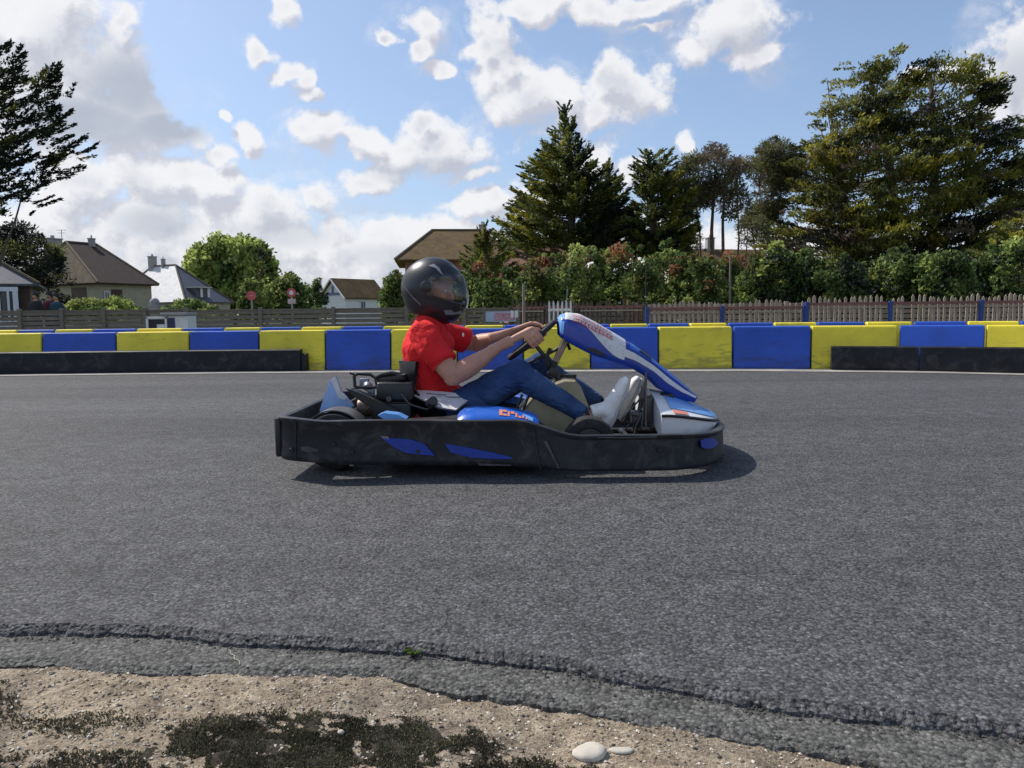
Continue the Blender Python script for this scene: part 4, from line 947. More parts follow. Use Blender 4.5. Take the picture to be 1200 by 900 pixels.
gs = [(892,935,288,27),(925,968,296,28),(955,1005,302,27),(990,1050,300,29),(1035,1090,296,28),(1075,1130,292,27),(1115,1175,290,29),(1165,1225,280,28)]
gl = ['nearest the reddish hedge','second from the reddish hedge','under the left limbs of the huge cypress','fourth from the reddish hedge','under the middle of the huge cypress','sixth from the reddish hedge','dark and broad, under the right limbs of the huge cypress','cut by the right picture edge']
for i, (a, b, t, Y) in enumerate(gs):
    bush('green_shrub', 'plain green leafy shrub, '+gl[i], a-11, b+11, t+3, Y, [M_hed, M_grn, M_cypd], [(1, [.3, .15, .2, .2, .08, .15, .05, .2][i]), (2, .38)], 60+i, 'green shrubs behind the pale picket fence', r=.36, n=85, ncl=90, l=.15, w=.10)
# continuous far wood so no bare horizon shows
far = []
for i in range(260):
    px = rng.uniform(-500, 1700); Yf = rng.uniform(110, 150); h = rng.uniform(.5, 2.6+1.8*mnoise.noise(Vector((px*.01, 0, 0)))) if px < 470 else rng.uniform(.5, 5.0)
    p = W(px, 370, Yf); far.append(leaves((p.x, Yf, h), (0, -1, 0), 'broad', 1.8, 70, .9, .7))
tag(fastquads('far_woodland', np.concatenate(far), [M_hed]), 'low distant belt of trees along the horizon', None, None, 'stuff')
# ---------------------------------------------------------------- kart
M_bump = simple('scuffed_black_plastic', (.019, .020, .023), .5, .35, 4, bstr=.35, bscale=45, bdist=.002, dirt=(.10, .095, .09), dirtamt=.6, spec=.35)
M_scuff = simple('grey_scuff', (.075, .072, .07), .7, .5, 40)
M_blk = simple('black_metal', (.018, .018, .02), .4, .3, 8, dirt=(.05, .045, .04))
M_tyre = simple('tyre_rubber', (.03, .029, .028), .85, .3, 10, dirt=(.09, .08, .07), dirtamt=.6, spec=.25)
M_steel = simple('worn_steel', (.32, .31, .30), .38, .3, 12, metallic=.8)
M_dsteel = simple('dark_steel', (.10, .095, .09), .45, .3, 12, metallic=.6)
M_kblue = simple('kart_blue', (.02, .13, .58), .28, .12, 4, coat=.3, bstr=.04)
M_kblued = simple('kart_deep_blue', (.012, .05, .36), .3, .15, 4, coat=.3, bstr=.04)
M_klight = simple('kart_light_blue', (.17, .40, .82), .32, .12, 6, coat=.2, bstr=.04)
M_kwhite = simple('kart_white', (.72, .72, .72), .35, .06, 5, dirt=(.35, .33, .30), dirtamt=.45, bstr=.04)
M_kred = simple('kart_red_print', (.62, .10, .09), .4, .1); M_kor = simple('kart_orange_print', (.75, .27, .18), .4, .1)
M_tank = simple('translucent_tank_plastic', (.30, .26, .16), .45, .2, 5, dirt=(.14, .12, .08), bstr=.1)
M_seat = simple('black_seat_shell', (.014, .014, .016), .3, .3, 6, dirt=(.06, .06, .06))
KY = 4.15
kart = empty('go_kart', (0, KY, 0), 'low black bumpered go kart with blue and white bodywork on the track', 'go kart')
def Kp(px, py, Y): v = W(px, py, Y); return v
# perimeter bumper: plan path (x, y) with top / bottom heights
def zt(x):
    return .290-.016*smoothstep(-1.05, -.85, x)-.006*smoothstep(-.8, 0, x) - .068*smoothstep(.0, .32, x) - .022*smoothstep(.7, 1.1, x)
def zb(x): return .092-.032*smoothstep(-1.15, -.6, x)-.026*smoothstep(-.3, .4, x)-.006*smoothstep(.5, 1.1, x)
path = []
yn, yf = 3.50, 4.80
def arc(cx_, cy_, rx, ry, a0, a1, n): return [(cx_+rx*math.cos(R(a0+(a1-a0)*i/n)), cy_+ry*math.sin(R(a0+(a1-a0)*i/n))) for i in range(n+1)]
path += [(x, yn+.012*math.sin(x*9)) for x in np.linspace(-1.0, .02, 22)]
path += [(x, yn-.05*smoothstep(.02, .25, x)) for x in np.linspace(.06, .62, 12)]
path += arc(.66, KY, .455, KY-3.45, -90, 90, 40)[1:]
path += [(x, 2*KY-3.45) for x in np.linspace(.62, .06, 10)]
path += [(x, yf) for x in np.linspace(.0, -1.0, 14)]
path += arc(-1.0, yf-.10, .10, .10, 90, 180, 6)[1:]
path += [(-1.10, y) for y in np.linspace(yf-.2, yn+.2, 8)]
path += arc(-1.0, yn+.10, .10, .10, 180, 270, 6)[:-1]
P2d = [Vector((x, y)) for x, y in path]; n = len(P2d); mb = MB(); rings = []
prof = [(0, 0.0), (.0, .0)]
def outline_pt(i, off, z):
    p = P2d[i % n]; t = (P2d[(i+1) % n]-P2d[(i-1) % n]).normalized(); nn = Vector((t.y, -t.x))   # outward
    return Vector((p.x+nn.x*off, p.y+nn.y*off, z))
for i in range(n):
    x = P2d[i].x; T, B_ = zt(x), zb(x); k = .003*mnoise.noise(Vector((x*5, P2d[i].y*5, 0)))
    H_ = T-B_
    rings.append([outline_pt(i, o+k, B_+H_*h) for o, h in [(-.05, .0), (-.012, -.005), (-.002, .05), (.0, .12), (-.006, .30), (-.004, .5), (-.008, .86), (.0, .93), (.0, .985), (-.010, 1.0), (-.030, 1.0), (-.040, .975), (-.040, .10), (-.05, .05)]])
m_ = len(rings[0]); vs = [p for r_ in rings for p in r_]
mb.add(vs, [(i*m_+j, i*m_+(j+1) % m_, ((i+1) % n)*m_+(j+1) % m_, ((i+1) % n)*m_+j) for i in range(n) for j in range(m_)])
mb.obj('perimeter_bumper', M_bump, kart, angle=35)
bump = kart.children[0]
def decal(name, poly, mat, Yb, par=bump, th=.003, curve=None):
    """thin sticker on the near flank; poly in px at distance Yb"""
    mb = MB(); pts = [W(x, y, Yb) for x, y in poly]
    mb.rings([[Vector((p.x, Yb-th, p.z)) for p in pts], [Vector((p.x, Yb+.004, p.z)) for p in pts]]); return mb.obj(name, mat, par, smooth=False)
def dY(x):  # near flank distance at x
    if x < .02: return yn+.012*math.sin(x*9)
    return yn-.05*smoothstep(.02, .25, x)
def flank_patch(name, top, bot, mat, par=bump, off=.004):
    """sticker that follows the flank: top/bot lists of px points with equal count"""
    mb = MB(); vs = []; k = len(top)
    def on(px, py):
        x = (px-600)/FPX*yn; y = dY(x)
        if x > .66:
            for _ in range(6):
                xx = (px-600)/FPX*y; q = min(.999, max(0, (xx-.66)/.455)); y = KY-(KY-3.45)*math.sqrt(1-q*q)
        return W(px, py, y-off)
    rows = 3
    sub = []
    for (a, b), (c, d) in zip(zip(top, bot), zip(top[1:], bot[1:])):
        for s in range(6): t = s/6; sub.append(((a[0]+(c[0]-a[0])*t, a[1]+(c[1]-a[1])*t), (b[0]+(d[0]-b[0])*t, b[1]+(d[1]-b[1])*t)))
    sub.append((top[-1], bot[-1])); k = len(sub)
    for r_ in range(rows+1):
        for a, b in sub: vs.append(on(a[0]+(b[0]-a[0])*r_/rows, a[1]+(b[1]-a[1])*r_/rows))
    mb.add(vs, [(r_*k+i, r_*k+i+1, (r_+1)*k+i+1, (r_+1)*k+i) for r_ in range(rows) for i in range(k-1)])
    # thickness
    mb.add([v+Vector((0, .006, 0)) for v in vs], [(r_*k+i+1, r_*k+i, (r_+1)*k+i, (r_+1)*k+i+1) for r_ in range(rows) for i in range(k-1)])
    return mb.obj(name, mat, par, smooth=False)
flank_patch('blue_decal', [(447,513),(458,513.5),(480,515),(497,520),(508,532)], [(448,514),(460,523),(475,531),(495,533),(509,534)], M_kblued)
flank_patch('blue_decal', [(521,520),(550,525),(580,531),(600,536)], [(528,530),(550,536),(580,538),(601,538)], M_kblued)
flank_patch('blue_decal', [(821,516),(828,514),(837,514),(841,517)], [(822,524),(828,526),(836,525),(841,521)], M_kblued)
flank_patch('grey_mark', [(446,511),(455,512)], [(449,514),(457,516)], M_steel)
flank_patch('scuff', [(637,517),(641,517)], [(654,549),(656,549)], M_scuff, off=.0025)
flank_patch('scuff', [(352,524),(362,523),(374,527)], [(353,528),(362,530),(373,529)], M_scuff, off=.0025)
flank_patch('scuff', [(700,512),(735,512.5),(770,511)], [(700,513.5),(735,513.6),(770,512.5)], M_scuff, off=.0025)
flank_patch('scuff', [(560,543),(600,544.5)], [(562,545.5),(598,546)], M_scuff, off=.0025)
flank_patch('bumper_seam', [(624,503),(625.4,503)], [(633,551),(634.4,551)], M_blk, off=.0035)
flank_patch('bumper_seam', [(345,494),(346.2,494)], [(346,540),(347.2,540)], M_blk, off=.0035)
# bolts, scuff lines on the flank
mb = MB()
for px, py in ((413,529),(490,529),(392,520),(342,527),(700,520),(770,525)):
    p = W(px, py, yn); mb.lathe((p.x, dY(p.x)-.002, p.z), (0, -1, 0), [(0, .011), (.005, .009)], 12)
mb.obj('bolt_heads', M_blk, bump)
# rear corner roller
mb = MB(); c0 = W(328, 500, 3.56); mb.tube([(c0.x-.006, 3.56, .100), (c0.x-.006, 3.56, .108), (c0.x-.008, 3.56, .272), (c0.x-.008, 3.56, .280)], [.014, .017, .017, .014], 16); mb.obj('corner_roller', M_blk, bump)
mb = MB()
for y in (3.7, 3.95, 4.35, 4.6): mb.tube([(-1.06, y, .17), (-.8, y, .12)], .014, 8)
mb.obj('bumper_brackets', M_blk, kart)
# chassis
mb = MB(); r_ = .016
for s in (-1, 1):
    mb.tube([(-1.0, KY+s*.30, .10), (-.5, KY+s*.34, .085), (0, KY+s*.36, .075), (.45, KY+s*.28, .075), (.85, KY+s*.22, .08), (1.03, KY+s*.15, .08)], r_, 10)
    mb.tube([(-.75, KY+s*.33, .085), (-.72, KY+s*.58, .12), (.25, KY+s*.58, .10), (.3, KY+s*.34, .075)], .011, 8)
for x in (-.85, -.45, .1, .62, 1.02): mb.tube([(x, KY-.32 if x < .3 else KY-.2, .085), (x, KY+.32 if x < .3 else KY+.2, .085)], r_, 10)
mb.obj('chassis_frame', M_blk, kart)
mb = MB(); mb.prism([(-.15, .055), (.9, .055), (1.0, .065), (1.0, .07), (.9, .062), (-.15, .062)], KY-.30, KY+.30); mb.obj('floor_tray', M_dsteel, kart, smooth=False)
# wheels
def wheel(x, y, rad, wid):
    mb = MB(); h = wid/2
    mb.lathe((x, y, rad+.004), (0, 1, 0), [(-h*.82, rad*.55), (-h*.98, rad*.62), (-h*1.0, rad*.80), (-h*.86, rad*.955), (-h*.55, rad), (h*.55, rad), (h*.86, rad*.955), (h, rad*.80), (h*.98, rad*.62), (h*.82, rad*.55)], 40)
    w_ = mb.obj('wheel', M_tyre, kart); w_.name = 'wheel'
    mb = MB(); mb.lathe((x, y, rad+.004), (0, 1, 0), [(-h*.86, rad*.57), (-h*.80, rad*.50), (-h*.45, rad*.44), (-h*.4, rad*.2), (-h*.6, rad*.18), (-h*.62, .01), (h*.62, .01), (h*.6, rad*.18), (h*.4, rad*.2), (h*.45, rad*.44), (h*.80, rad*.50), (h*.86, rad*.57)], 32); mb.obj('rim', M_dsteel, w_)
    return w_
rn = W(392, 478, 3.74); wheel(rn.x, 3.76, .140, .18); wheel(rn.x, 4.56, .140, .18)
fn = W(690, 486, 3.72); wheel(fn.x, 3.72, .124, .125); wheel(fn.x, 4.58, .124, .125)
mb = MB(); mb.tube([(rn.x, 3.7, .144), (rn.x, 4.6, .144)], .02, 12); mb.lathe((rn.x, 4.35, .144), (0, 1, 0), [(-.005, .09), (.005, .09)], 28); mb.obj('rear_axle', M_steel, kart)
# mudguard arches over near wheels (light lips seen above tyres)
def arch(x, y, R0, wid, a0, a1, th, mat, name):
    mb = MB(); rings = []
    for i in range(19):
        a = R(a0+(a1-a0)*i/18); d = Vector((math.cos(a), 0, math.sin(a))); c = Vector((x, y, .13))
        rings.append([c+d*R0+Vector((0, -wid/2, 0)), c+d*(R0+th)+Vector((0, -wid/2, 0)), c+d*(R0+th)+Vector((0, wid/2, 0)), c+d*R0+Vector((0, wid/2, 0))])
    mb.rings(rings); return mb.obj(name, mat, kart)
arch(rn.x, 3.78, .162, .16, 150, 25, .006, simple('dull_grey_plastic', (.10, .095, .09), .5, .3, 6), 'rear_mudguard')
# rear fin (blue and white)
finp = [(376,481),(382,462),(388,446),(393,441),(396,449),(400,460),(406,466),(414,476),(410,486),(390,486)]
pp = [(W(x, y, 3.98).x, W(x, y, 3.98).z) for x, y in finp]; mb = MB(); mb.prism(pp, 3.95, 4.01); mb.obj('rear_fin', simple('pale_blue_gloss', (.34, .52, .86), .35, .15, 5), kart, smooth=False)
fw = [(388,446),(393,441),(396,449),(400,460),(407,466),(404,469),(397,466),(392,455)]
pp = [(W(x, y, 3.945).x, W(x, y, 3.945).z) for x, y in fw]; mb = MB(); mb.prism(pp, 3.942, 3.955); mb.obj('white_edge', M_kwhite, kart.children[-1] if False else [c for c in kart.children if c.name.startswith('rear_fin')][0], smooth=False)
# exhaust and chain guard behind the engine
mb = MB(); a = W(420, 478, 3.95); b = W(462, 476, 3.95)
mb.lathe((a.x, 3.93, a.z), (1, 0, .05), [(0, .015), (.006, .045), (.02, .052), (.15, .052), (.17, .03), (.22, .02)], 20); mb.obj('exhaust_muffler', simple('heat_stained_steel', (.12, .085, .07), .45, .4, 20, metallic=.6), kart)
mb = MB(); pts = [(405,454),(420,459),(440,468),(466,480),(470,492),(450,492),(438,480),(418,466)]
mb.prism([(W(x, y, 3.84).x, W(x, y, 3.84).z) for x, y in pts], 3.82, 3.90); mb.obj('chain_guard', M_blk, kart, smooth=False)
# engine
eng = None
mb = MB(); p = W(462, 478, 3.97); mb.box((p.x, 3.98, .20), (.20, .24, .22), bev=.012)
for k in range(7): mb.box((p.x-.02, 3.98, .24+.018*k), (.235, .20, .006), bev=.002)
eng = mb.obj('engine', M_blk, kart, smooth=False)
mb = MB(); A = W(441, 449, 3.88); B_ = W(484, 469, 3.88); cx_ = (A.x+B_.x)/2; cz = (A.z+B_.z)/2
mb.box((cx_, 3.96, cz), (B_.x-A.x, .19, A.z-B_.z+.005), Matrix.Rotation(R(2), 3, 'Y'), bev=.014); mb.obj('air_box', M_blk, eng, angle=60)
mb = MB(); q = W(460, 443, 3.98)
mb.box((q.x, 4.0, q.z-.002), (.15, .13, .035), Matrix.Rotation(R(-6), 3, 'Y'), bev=.010); mb.tube([(q.x-.08, 3.95, q.z+.012), (q.x, 3.94, q.z+.028), (q.x+.05, 3.96, q.z+.018)], .012, 8)
mb.lathe((q.x+.05, 3.93, q.z+.0), (0, 0, 1), [(0, .022), (.02, .022)], 14); mb.obj('recoil_cover', M_blk, eng)
mb = MB(); loop = [W(x, y, 3.93) for x, y in ((416,454),(415,441),(419,438),(434,439),(440,443),(441,454))]; mb.tube(loop+[loop[0]], .0085, 8)
mb.tube([W(410, 437, 3.93), W(418, 440, 3.93)], .006, 6); mb.tube([W(440,443,3.93), W(450,438,3.95), W(462,437,3.97)], .010, 8); mb.obj('guard_loop', M_blk, eng)
mb = MB(); q = W(431, 453, 3.96); mb.lathe(q, (0, -1, 0), [(-.03, .02), (.0, .026), (.01, .018), (.03, .012)], 16); mb.box(W(427, 449, 3.99), (.05, .03, .05), bev=.006); mb.box(W(435, 459, 3.95), (.035, .03, .03), bev=.005); mb.obj('carburettor', simple('cast_aluminium', (.24, .26, .30), .45, .3, 20, metallic=.6), eng)
mb = MB(); q = W(456, 467, 3.86); mb.lathe(q, (0, -1, 0), [(0, .014), (.012, .014)], 12); mb.obj('oil_cap', M_dsteel, eng); mb = MB(); mb.tube([W(470,462,3.86), W(480,474,3.86), W(500,480,3.84), W(512,474,3.84)], .006, 6); mb.obj('cable', M_dsteel, eng); mb = MB()
mb.tube([W(441,470,3.86), W(430,480,3.88), W(425,488,3.9)], .005, 6); mb.obj('cable', M_dsteel, eng)
mb = MB(); q = W(506, 472, 3.84); mb.box(q, (.06, .05, .035), bev=.008); mb.lathe(q+Vector((.01, -.02, .01)), (0, -1, .3), [(0, .024), (.02, .022)], 16); mb.obj('kill_switch', M_blk, eng)
# side pods
def pod(sgn):
    yo = 3.56 if sgn < 0 else 2*KY-3.56; yi = 3.86 if sgn < 0 else 2*KY-3.86; yc = (yo+yi)/2
    mb = MB(); rings = []
    for x, h in ((-.64, .215), (-.60, .235), (-.35, .245), (-.24, .255), (-.14, .262), (.0, .255), (.10, .230), (.16, .20)):
        rings.append([Vector((x, yo, .09)), Vector((x, yo, h-.03)), Vector((x, yo+(yi-yo)*.08, h-.01)), Vector((x, yc, h+.012)), Vector((x, yo+(yi-yo)*.92, h)), Vector((x, yi, h-.03)), Vector((x, yi, .09))])
    mb.rings(rings); o = mb.obj('side_pod', M_blk, kart, angle=50)
    # blue top shell
    mb = MB(); rings = []
    for x, h in ((-.262, .262), (-.235, .284), (-.18, .292), (-.06, .288), (.02, .277), (.10, .258), (.125, .240)):
        rings.append([Vector((x, yo+.0, h-.035)), Vector((x, yo+(yi-yo)*.05, h-.012)), Vector((x, yo+(yi-yo)*.35, h+.008)), Vector((x, yc+(yi-yo)*.2, h+.012)), Vector((x, yi, h)), Vector((x, yi, h-.045))])
    mb.rings(rings); t = mb.obj('blue_cover', M_kblue if sgn < 0 else M_kblue, o, angle=50)
    if sgn < 0:
        # worn orange lettering on the sloping top
        mb = MB(); r2 = random.Random(4)
        def top(x, v):
            hs = [(-.262, .262), (-.235, .284), (-.18, .292), (-.06, .288), (.02, .277), (.10, .258), (.125, .240)]
            for (a, ha), (b, hb) in zip(hs, hs[1:]):
                if a <= x <= b: h = ha+(hb-ha)*(x-a)/(b-a)
            return Vector((x, yo+(yi-yo)*v, h-.012+(v-.05)/.30*.020+.0035))
        for x0_, w_, v0, v1 in ((-.062, .016, .07, .33), (-.044, .018, .24, .33), (-.044, .018, .07, .15), (-.022, .010, .07, .30), (-.008, .018, .20, .30), (.014, .010, .07, .26), (.028, .014, .07, .15), (.046, .010, .10, .22), (.062, .02, .08, .14)):
            p = [top(x0_, v0), top(x0_+w_, v0), top(x0_+w_, v1), top(x0_, v1)]; mb.rings([p, [q+Vector((0, 0, .001)) for q in p]])
        mb.obj('lettering', M_kor, t, smooth=False)
        mb = MB(); p = [top(.075, .06), top(.098, .06), top(.098, .2), top(.05, .3)]; mb.rings([p, [q+Vector((0, 0, .001)) for q in p]]); mb.obj('pale_print', M_klight, t, smooth=False)
pod(-1); pod(1)
mb = MB(); pts = [W(x, y, 3.72) for x, y in ((445,485),(452,482),(468,484),(478,489),(455,491))]; mb.prism([(p.x, p.z) for p in pts], 3.66, 3.75); mb.obj('blue_trim', M_klight, kart, smooth=False)
# pale panel beside the seat
grid = [[(482,457),(500,457.5),(520,459),(540,461),(552,466)], [(486,464),(503,465),(520,466),(538,467),(549,469)], [(497,469),(510,471),(524,472),(537,473),(543,473)], [(508,475),(515,477),(526,479),(534,480),(537,478)]]
mb = MB(); vs = []
for j, row_ in enumerate(grid):
    for i, (x, y) in enumerate(row_): vs.append(W(x, y, 3.98-.055*j+.012*math.sin(i*1.9+j)))
mb.add(vs, [(j*5+i, j*5+i+1, (j+1)*5+i+1, (j+1)*5+i) for j in range(3) for i in range(4)])
mb.add([v+Vector((0, .01, -.008)) for v in vs], [(j*5+i, j*5+i+1, (j+1)*5+i+1, (j+1)*5+i) for j in range(3) for i in range(4)])
wp = mb.obj('seat_side_panel', M_kwhite, kart, angle=50)
mb = MB()
for a, b in (((500,461),(523,463)),((512,465),(540,465.5)),((505,468),(522,468.5))): mb.tube([W(*a, 3.925), W(*b, 3.925)], .0022, 5)
mb.obj('dark_seams', M_blk, wp)
# seat
mb = MB(); rings = []
sl = [((-.605,.515),(-.59,.515),.20),((-.60,.44),(-.585,.43),.215),((-.575,.35),(-.55,.34),.225),((-.525,.24),(-.49,.25),.225),((-.45,.14),(-.40,.17),.21),((-.34,.075),(-.31,.11),.20),((-.18,.06),(-.17,.095),.19),((-.04,.09),(-.05,.12),.18),((.02,.14),(.01,.155),.17)]
for (ox, oz), (ix, iz), hw in sl:
    d = Vector((ix-ox, 0, iz-oz)).normalized(); lip = .11 if ox < -.59 else .14 if ox < -.3 else .09; rr_ = []
    for k in range(13):
        v = -1+2*k/12; cv = abs(v)**3*lip; rr_.append(Vector((ox, KY+v*hw, oz))+d*cv)
    for k in range(12, -1, -1):
        v = -1+2*k/12; cv = abs(v)**3*lip; rr_.append(Vector((ox, KY+v*(hw-.014), oz))+d*(cv+.014))
    rings.append(rr_)
mb.rings(rings); mb.obj('seat', M_seat, kart, angle=50)
# fuel tank between the legs
mb = MB(); pts = [(602,494),(610,484),(628,462),(640,452),(662,444.5),(674,445),(680,452),(690,478),(692,500),(640,512)]
pl = [(W(x, y, 4.0).x, max(.07, W(x, y, 4.0).z)) for x, y in pts]; rg = []
for y, k in ((3.955, .94), (3.97, 1.0), (4.34, 1.0), (4.355, .94)):
    cxx = sum(p[0] for p in pl)/len(pl); czz = sum(p[1] for p in pl)/len(pl); rg.append([Vector((cxx+(x-cxx)*k, y, czz+(z-czz)*k)) for x, z in pl])
mb.rings(rg); tk = mb.obj('fuel_tank', M_tank, kart, angle=35)
mb = MB(); a = W(612, 462, 3.95); b = W(606, 484, 3.95)
for dx in (0, .035): mb.tube([(a.x+dx, 3.94, a.z), (b.x+dx-.01, 3.94, b.z)], .008, 6)
mb.obj('tank_straps', M_blk, tk); mb = MB(); q = W(668, 443, 4.12); mb.lathe(q+Vector((0, 0, -.01)), (0, 0, 1), [(0, .035), (.03, .035)], 20); mb.obj('filler_cap', M_blk, tk)
# steering
SC = Vector((.108, KY, .612)); sn = Vector((-.62, 0, .78)).normalized(); st = Vector((.78, 0, .62)).normalized(); SR = .150
M_grip = simple('black_grip', (.016, .016, .018), .7, .2, 20)
mb = MB(); mb.torus(SC, sn, SR, .0145, 44, 12); sw = mb.obj('steering_wheel', M_grip, kart)
mb = MB()
for a in (0, 125, 235):
    d = st*math.cos(R(a+90))*0+Vector((0, math.cos(R(a)), 0))+st*math.sin(R(a)); mb.tube([SC-sn*.02, SC+d*SR*.5-sn*.012, SC+d*(SR-.01)], [.014, .011, .009], 8)
mb.lathe(SC-sn*.035, sn, [(0, .034), (.02, .036), (.03, .022)], 20); mb.obj('spokes', M_dsteel, sw)
mb = MB(); e = Vector((.50, KY, .15)); mb.tube([SC-sn*.02, SC-sn*.10, e], .0115, 10); mb.obj('steering_column', M_dsteel, kart)
mb = MB(); f = lambda x, y, Y=4.10: W(x, y, Y)
mb.tube([f(663,398), f(655,415), f(647,432), f(655,447)], [.020, .018, .018, .014], 8)
mb.tube([f(659,384), f(664,400), f(668,410)], .008, 8); mb.tube([f(668,398), f(650,411), f(635,418), f(620,426)], .0075, 8)
mb.tube([f(645,408), f(640,420), f(645,436)], .011, 8); mb.tube([f(605,432), f(622,424), f(640,417)], .007, 8); mb.box(f(648,436), (.05, .06, .05), Matrix.Rotation(.5, 3, 'Y'), bev=.006)
mb.tube([f(650,430), f(656,446), f(668,452)], .010, 8); mb.obj('column_support', M_blk, kart)
mb = MB(); a, b = f(664,397,4.07), f(651,424,4.07); mb.box((a+b)/2, ((a-b).length, .02, .030), Matrix.Rotation(math.atan2(-(a.z-b.z), a.x-b.x), 3, 'Y'), bev=.003); mb.obj('column_bracket', simple('scratched_bronze_metal', (.24, .19, .14), .4, .4, 30, metallic=.5), kart, smooth=False)
mb = MB()
for s in (-1, 1): mb.tube([(.50, KY+s*.02, .15), (fn.x+.02, KY+s*.34, .13)], .007, 8)
mb.obj('tie_rods', M_steel, kart)
# pedals and front hardware
for s in (-1, 1):
    mb = MB(); y = KY+s*.16; a = W(742, 500, y); b = W(756, 452, y)
    mb.tube([(a.x, y, .085), (a.x+.03, y, .2), (b.x-.01, y, b.z)], .009, 8); mb.box((b.x-.012, y, b.z-.03), (.016, .07, .10), Matrix.Rotation(R(12), 3, 'Y'), bev=.004); mb.obj('pedal', M_dsteel, kart)
mb = MB()
for a, b in (((728,492),(748,470)),((735,494),(752,503)),((748,470),(756,455)),((752,503),(757,448)),((757,503),(756,440)),((740,486),(757,490)),((745,500),(763,462)),((733,503),(748,485))):
    mb.tube([W(*a, 3.93), W(*b, 3.98)], .005, 6)
mb.box(W(748, 488, 4.0), (.08, .10, .06), bev=.008); mb.box(W(759, 480, 4.02), (.04, .12, .14), bev=.006); mb.tube([W(757,503,3.85), W(757,436,3.95)], .006, 8)
mb.lathe(W(752, 462, 3.95), (0, -1, 0), [(0, .02), (.03, .02)], 14); mb.obj('brake_linkage', M_dsteel, kart)
mb = MB(); mb.box(W(779, 466, 4.08), (.075, .12, .05), bev=.01); mb.box(W(764, 470, 4.08), (.08, .12, .03), bev=.006); mb.obj('fairing_mount', M_blk, kart, smooth=False)
# steering fairing
ST = [((655,374),(656,385),.10),((658,369.5),(657,391),.13),((666,366.5),(662,396),.145),((680,368),(673,403),.15),((700,378),(694,414),.15),((722,391),(718,422),.145),((745,405),(742,429.5),.14),((768,422),(762,441),.125),((788,438),(777,456),.11),((804,452),(792,464),.095),((818,464),(814,470),.07)]
YF = 4.15
def fair_pt(s, v):
    """s along 0..len-1, v across: -1 near lower edge .. 0 ridge .. 1 far lower edge"""
    i = min(int(s), len(ST)-2); t = s-i
    tp = [ST[i][0][k]+(ST[i+1][0][k]-ST[i][0][k])*t for k in (0, 1)]; lw = [ST[i][1][k]+(ST[i+1][1][k]-ST[i][1][k])*t for k in (0, 1)]; hw = ST[i][2]+(ST[i+1][2]-ST[i][2])*t
    a = abs(v); drop = a**2.6; yo = math.sin(min(1, a*1.25)*math.pi/2)*hw if a < .8 else hw
    yo = hw*(1-(1-min(1, a*1.15))**2.2)
    x = tp[0]+(lw[0]-tp[0])*drop; y = tp[1]+(lw[1]-tp[1])*drop
    q = W(x, y, YF-hw*.8); return Vector((q.x, YF+math.copysign(yo, v), q.z))
ns, nv = 60, 28; vs = []
for i in range(ns+1):
    for j in range(nv+1): vs.append(fair_pt((len(ST)-1)*i/ns*.9999, -1+2*j/nv))
mb = MB(); fs = [(i*(nv+1)+j, i*(nv+1)+j+1, (i+1)*(nv+1)+j+1, (i+1)*(nv+1)+j) for i in range(ns) for j in range(nv)]
# inner skin for thickness
def inner(v):  return v+Vector((-.004, (YF-v.y)*.06, -.008))
nV = len(vs); allv = vs+[inner(v) for v in vs]; fs2 = fs+[tuple(q+nV for q in reversed(f_)) for f_ in fs]
rim_ = [(i*(nv+1)) for i in range(ns+1)]; rim2 = [(i*(nv+1)+nv) for i in range(ns+1)]
for rr_ in (rim_, rim2, list(range(nv+1)), list(range(ns*(nv+1), ns*(nv+1)+nv+1))):
    for a, b in zip(rr_, rr_[1:]): fs2.append((a, b, b+nV, a+nV))
mb.add(allv, fs2); fairing = mb.obj('steering_fairing', M_kblued, kart, angle=60)
def fpatch(name, s0, s1, v0, v1, mat, off=.003, n1=24):
    """v0(s), v1(s) functions of 0..1 along the patch"""
    mb = MB(); vs = []
    for i in range(n1+1):
        t = i/n1; s = s0+(s1-s0)*t; a, b = v0(t), v1(t)
        for j in range(7):
            v = a+(b-a)*j/6; p = fair_pt(s, v); q = fair_pt(s, v+.02); r3 = fair_pt(min(s+.05, 9.99), v); nn = (q-p).cross(r3-p)
            if nn.length > 0: nn.normalize()
            if nn.y > 0 and v < -.3: nn = -nn
            if nn.z < 0 and v >= -.3: nn = -nn
            vs.append(p+nn*off)
    mb.add(vs, [(i*7+j, i*7+j+1, (i+1)*7+j+1, (i+1)*7+j) for i in range(n1) for j in range(6)])
    return mb.obj(name, mat, fairing, smooth=True)
fpatch('white_panel', 1.6, 5.5, lambda t: -.60-.34*smoothstep(.35, .95, t), lambda t: .35, M_kwhite)
fpatch('blue_tip', .0, 1.55, lambda t: -.98, lambda t: .6, M_klight)
fpatch('white_stripe', 5.4, 9.9, lambda t: -.88+.10*t, lambda t: -.70+.06*t, M_kwhite, .0035)
fpatch('light_blue_panel', 5.7, 9.3, lambda t: -.62+.12*t, lambda t: .35, M_kblue, .003)
fpatch('dark_vent', 3.6, 4.7, lambda t: -.99, lambda t: -.99+.06*math.sin(math.pi*min(1, t+.05)), M_blk, .006, 12)
fpatch('dark_vent', 6.2, 6.9, lambda t: -.5, lambda t: -.5+.25*math.sin(math.pi*min(1, t+.05)), M_blk, .006, 12)
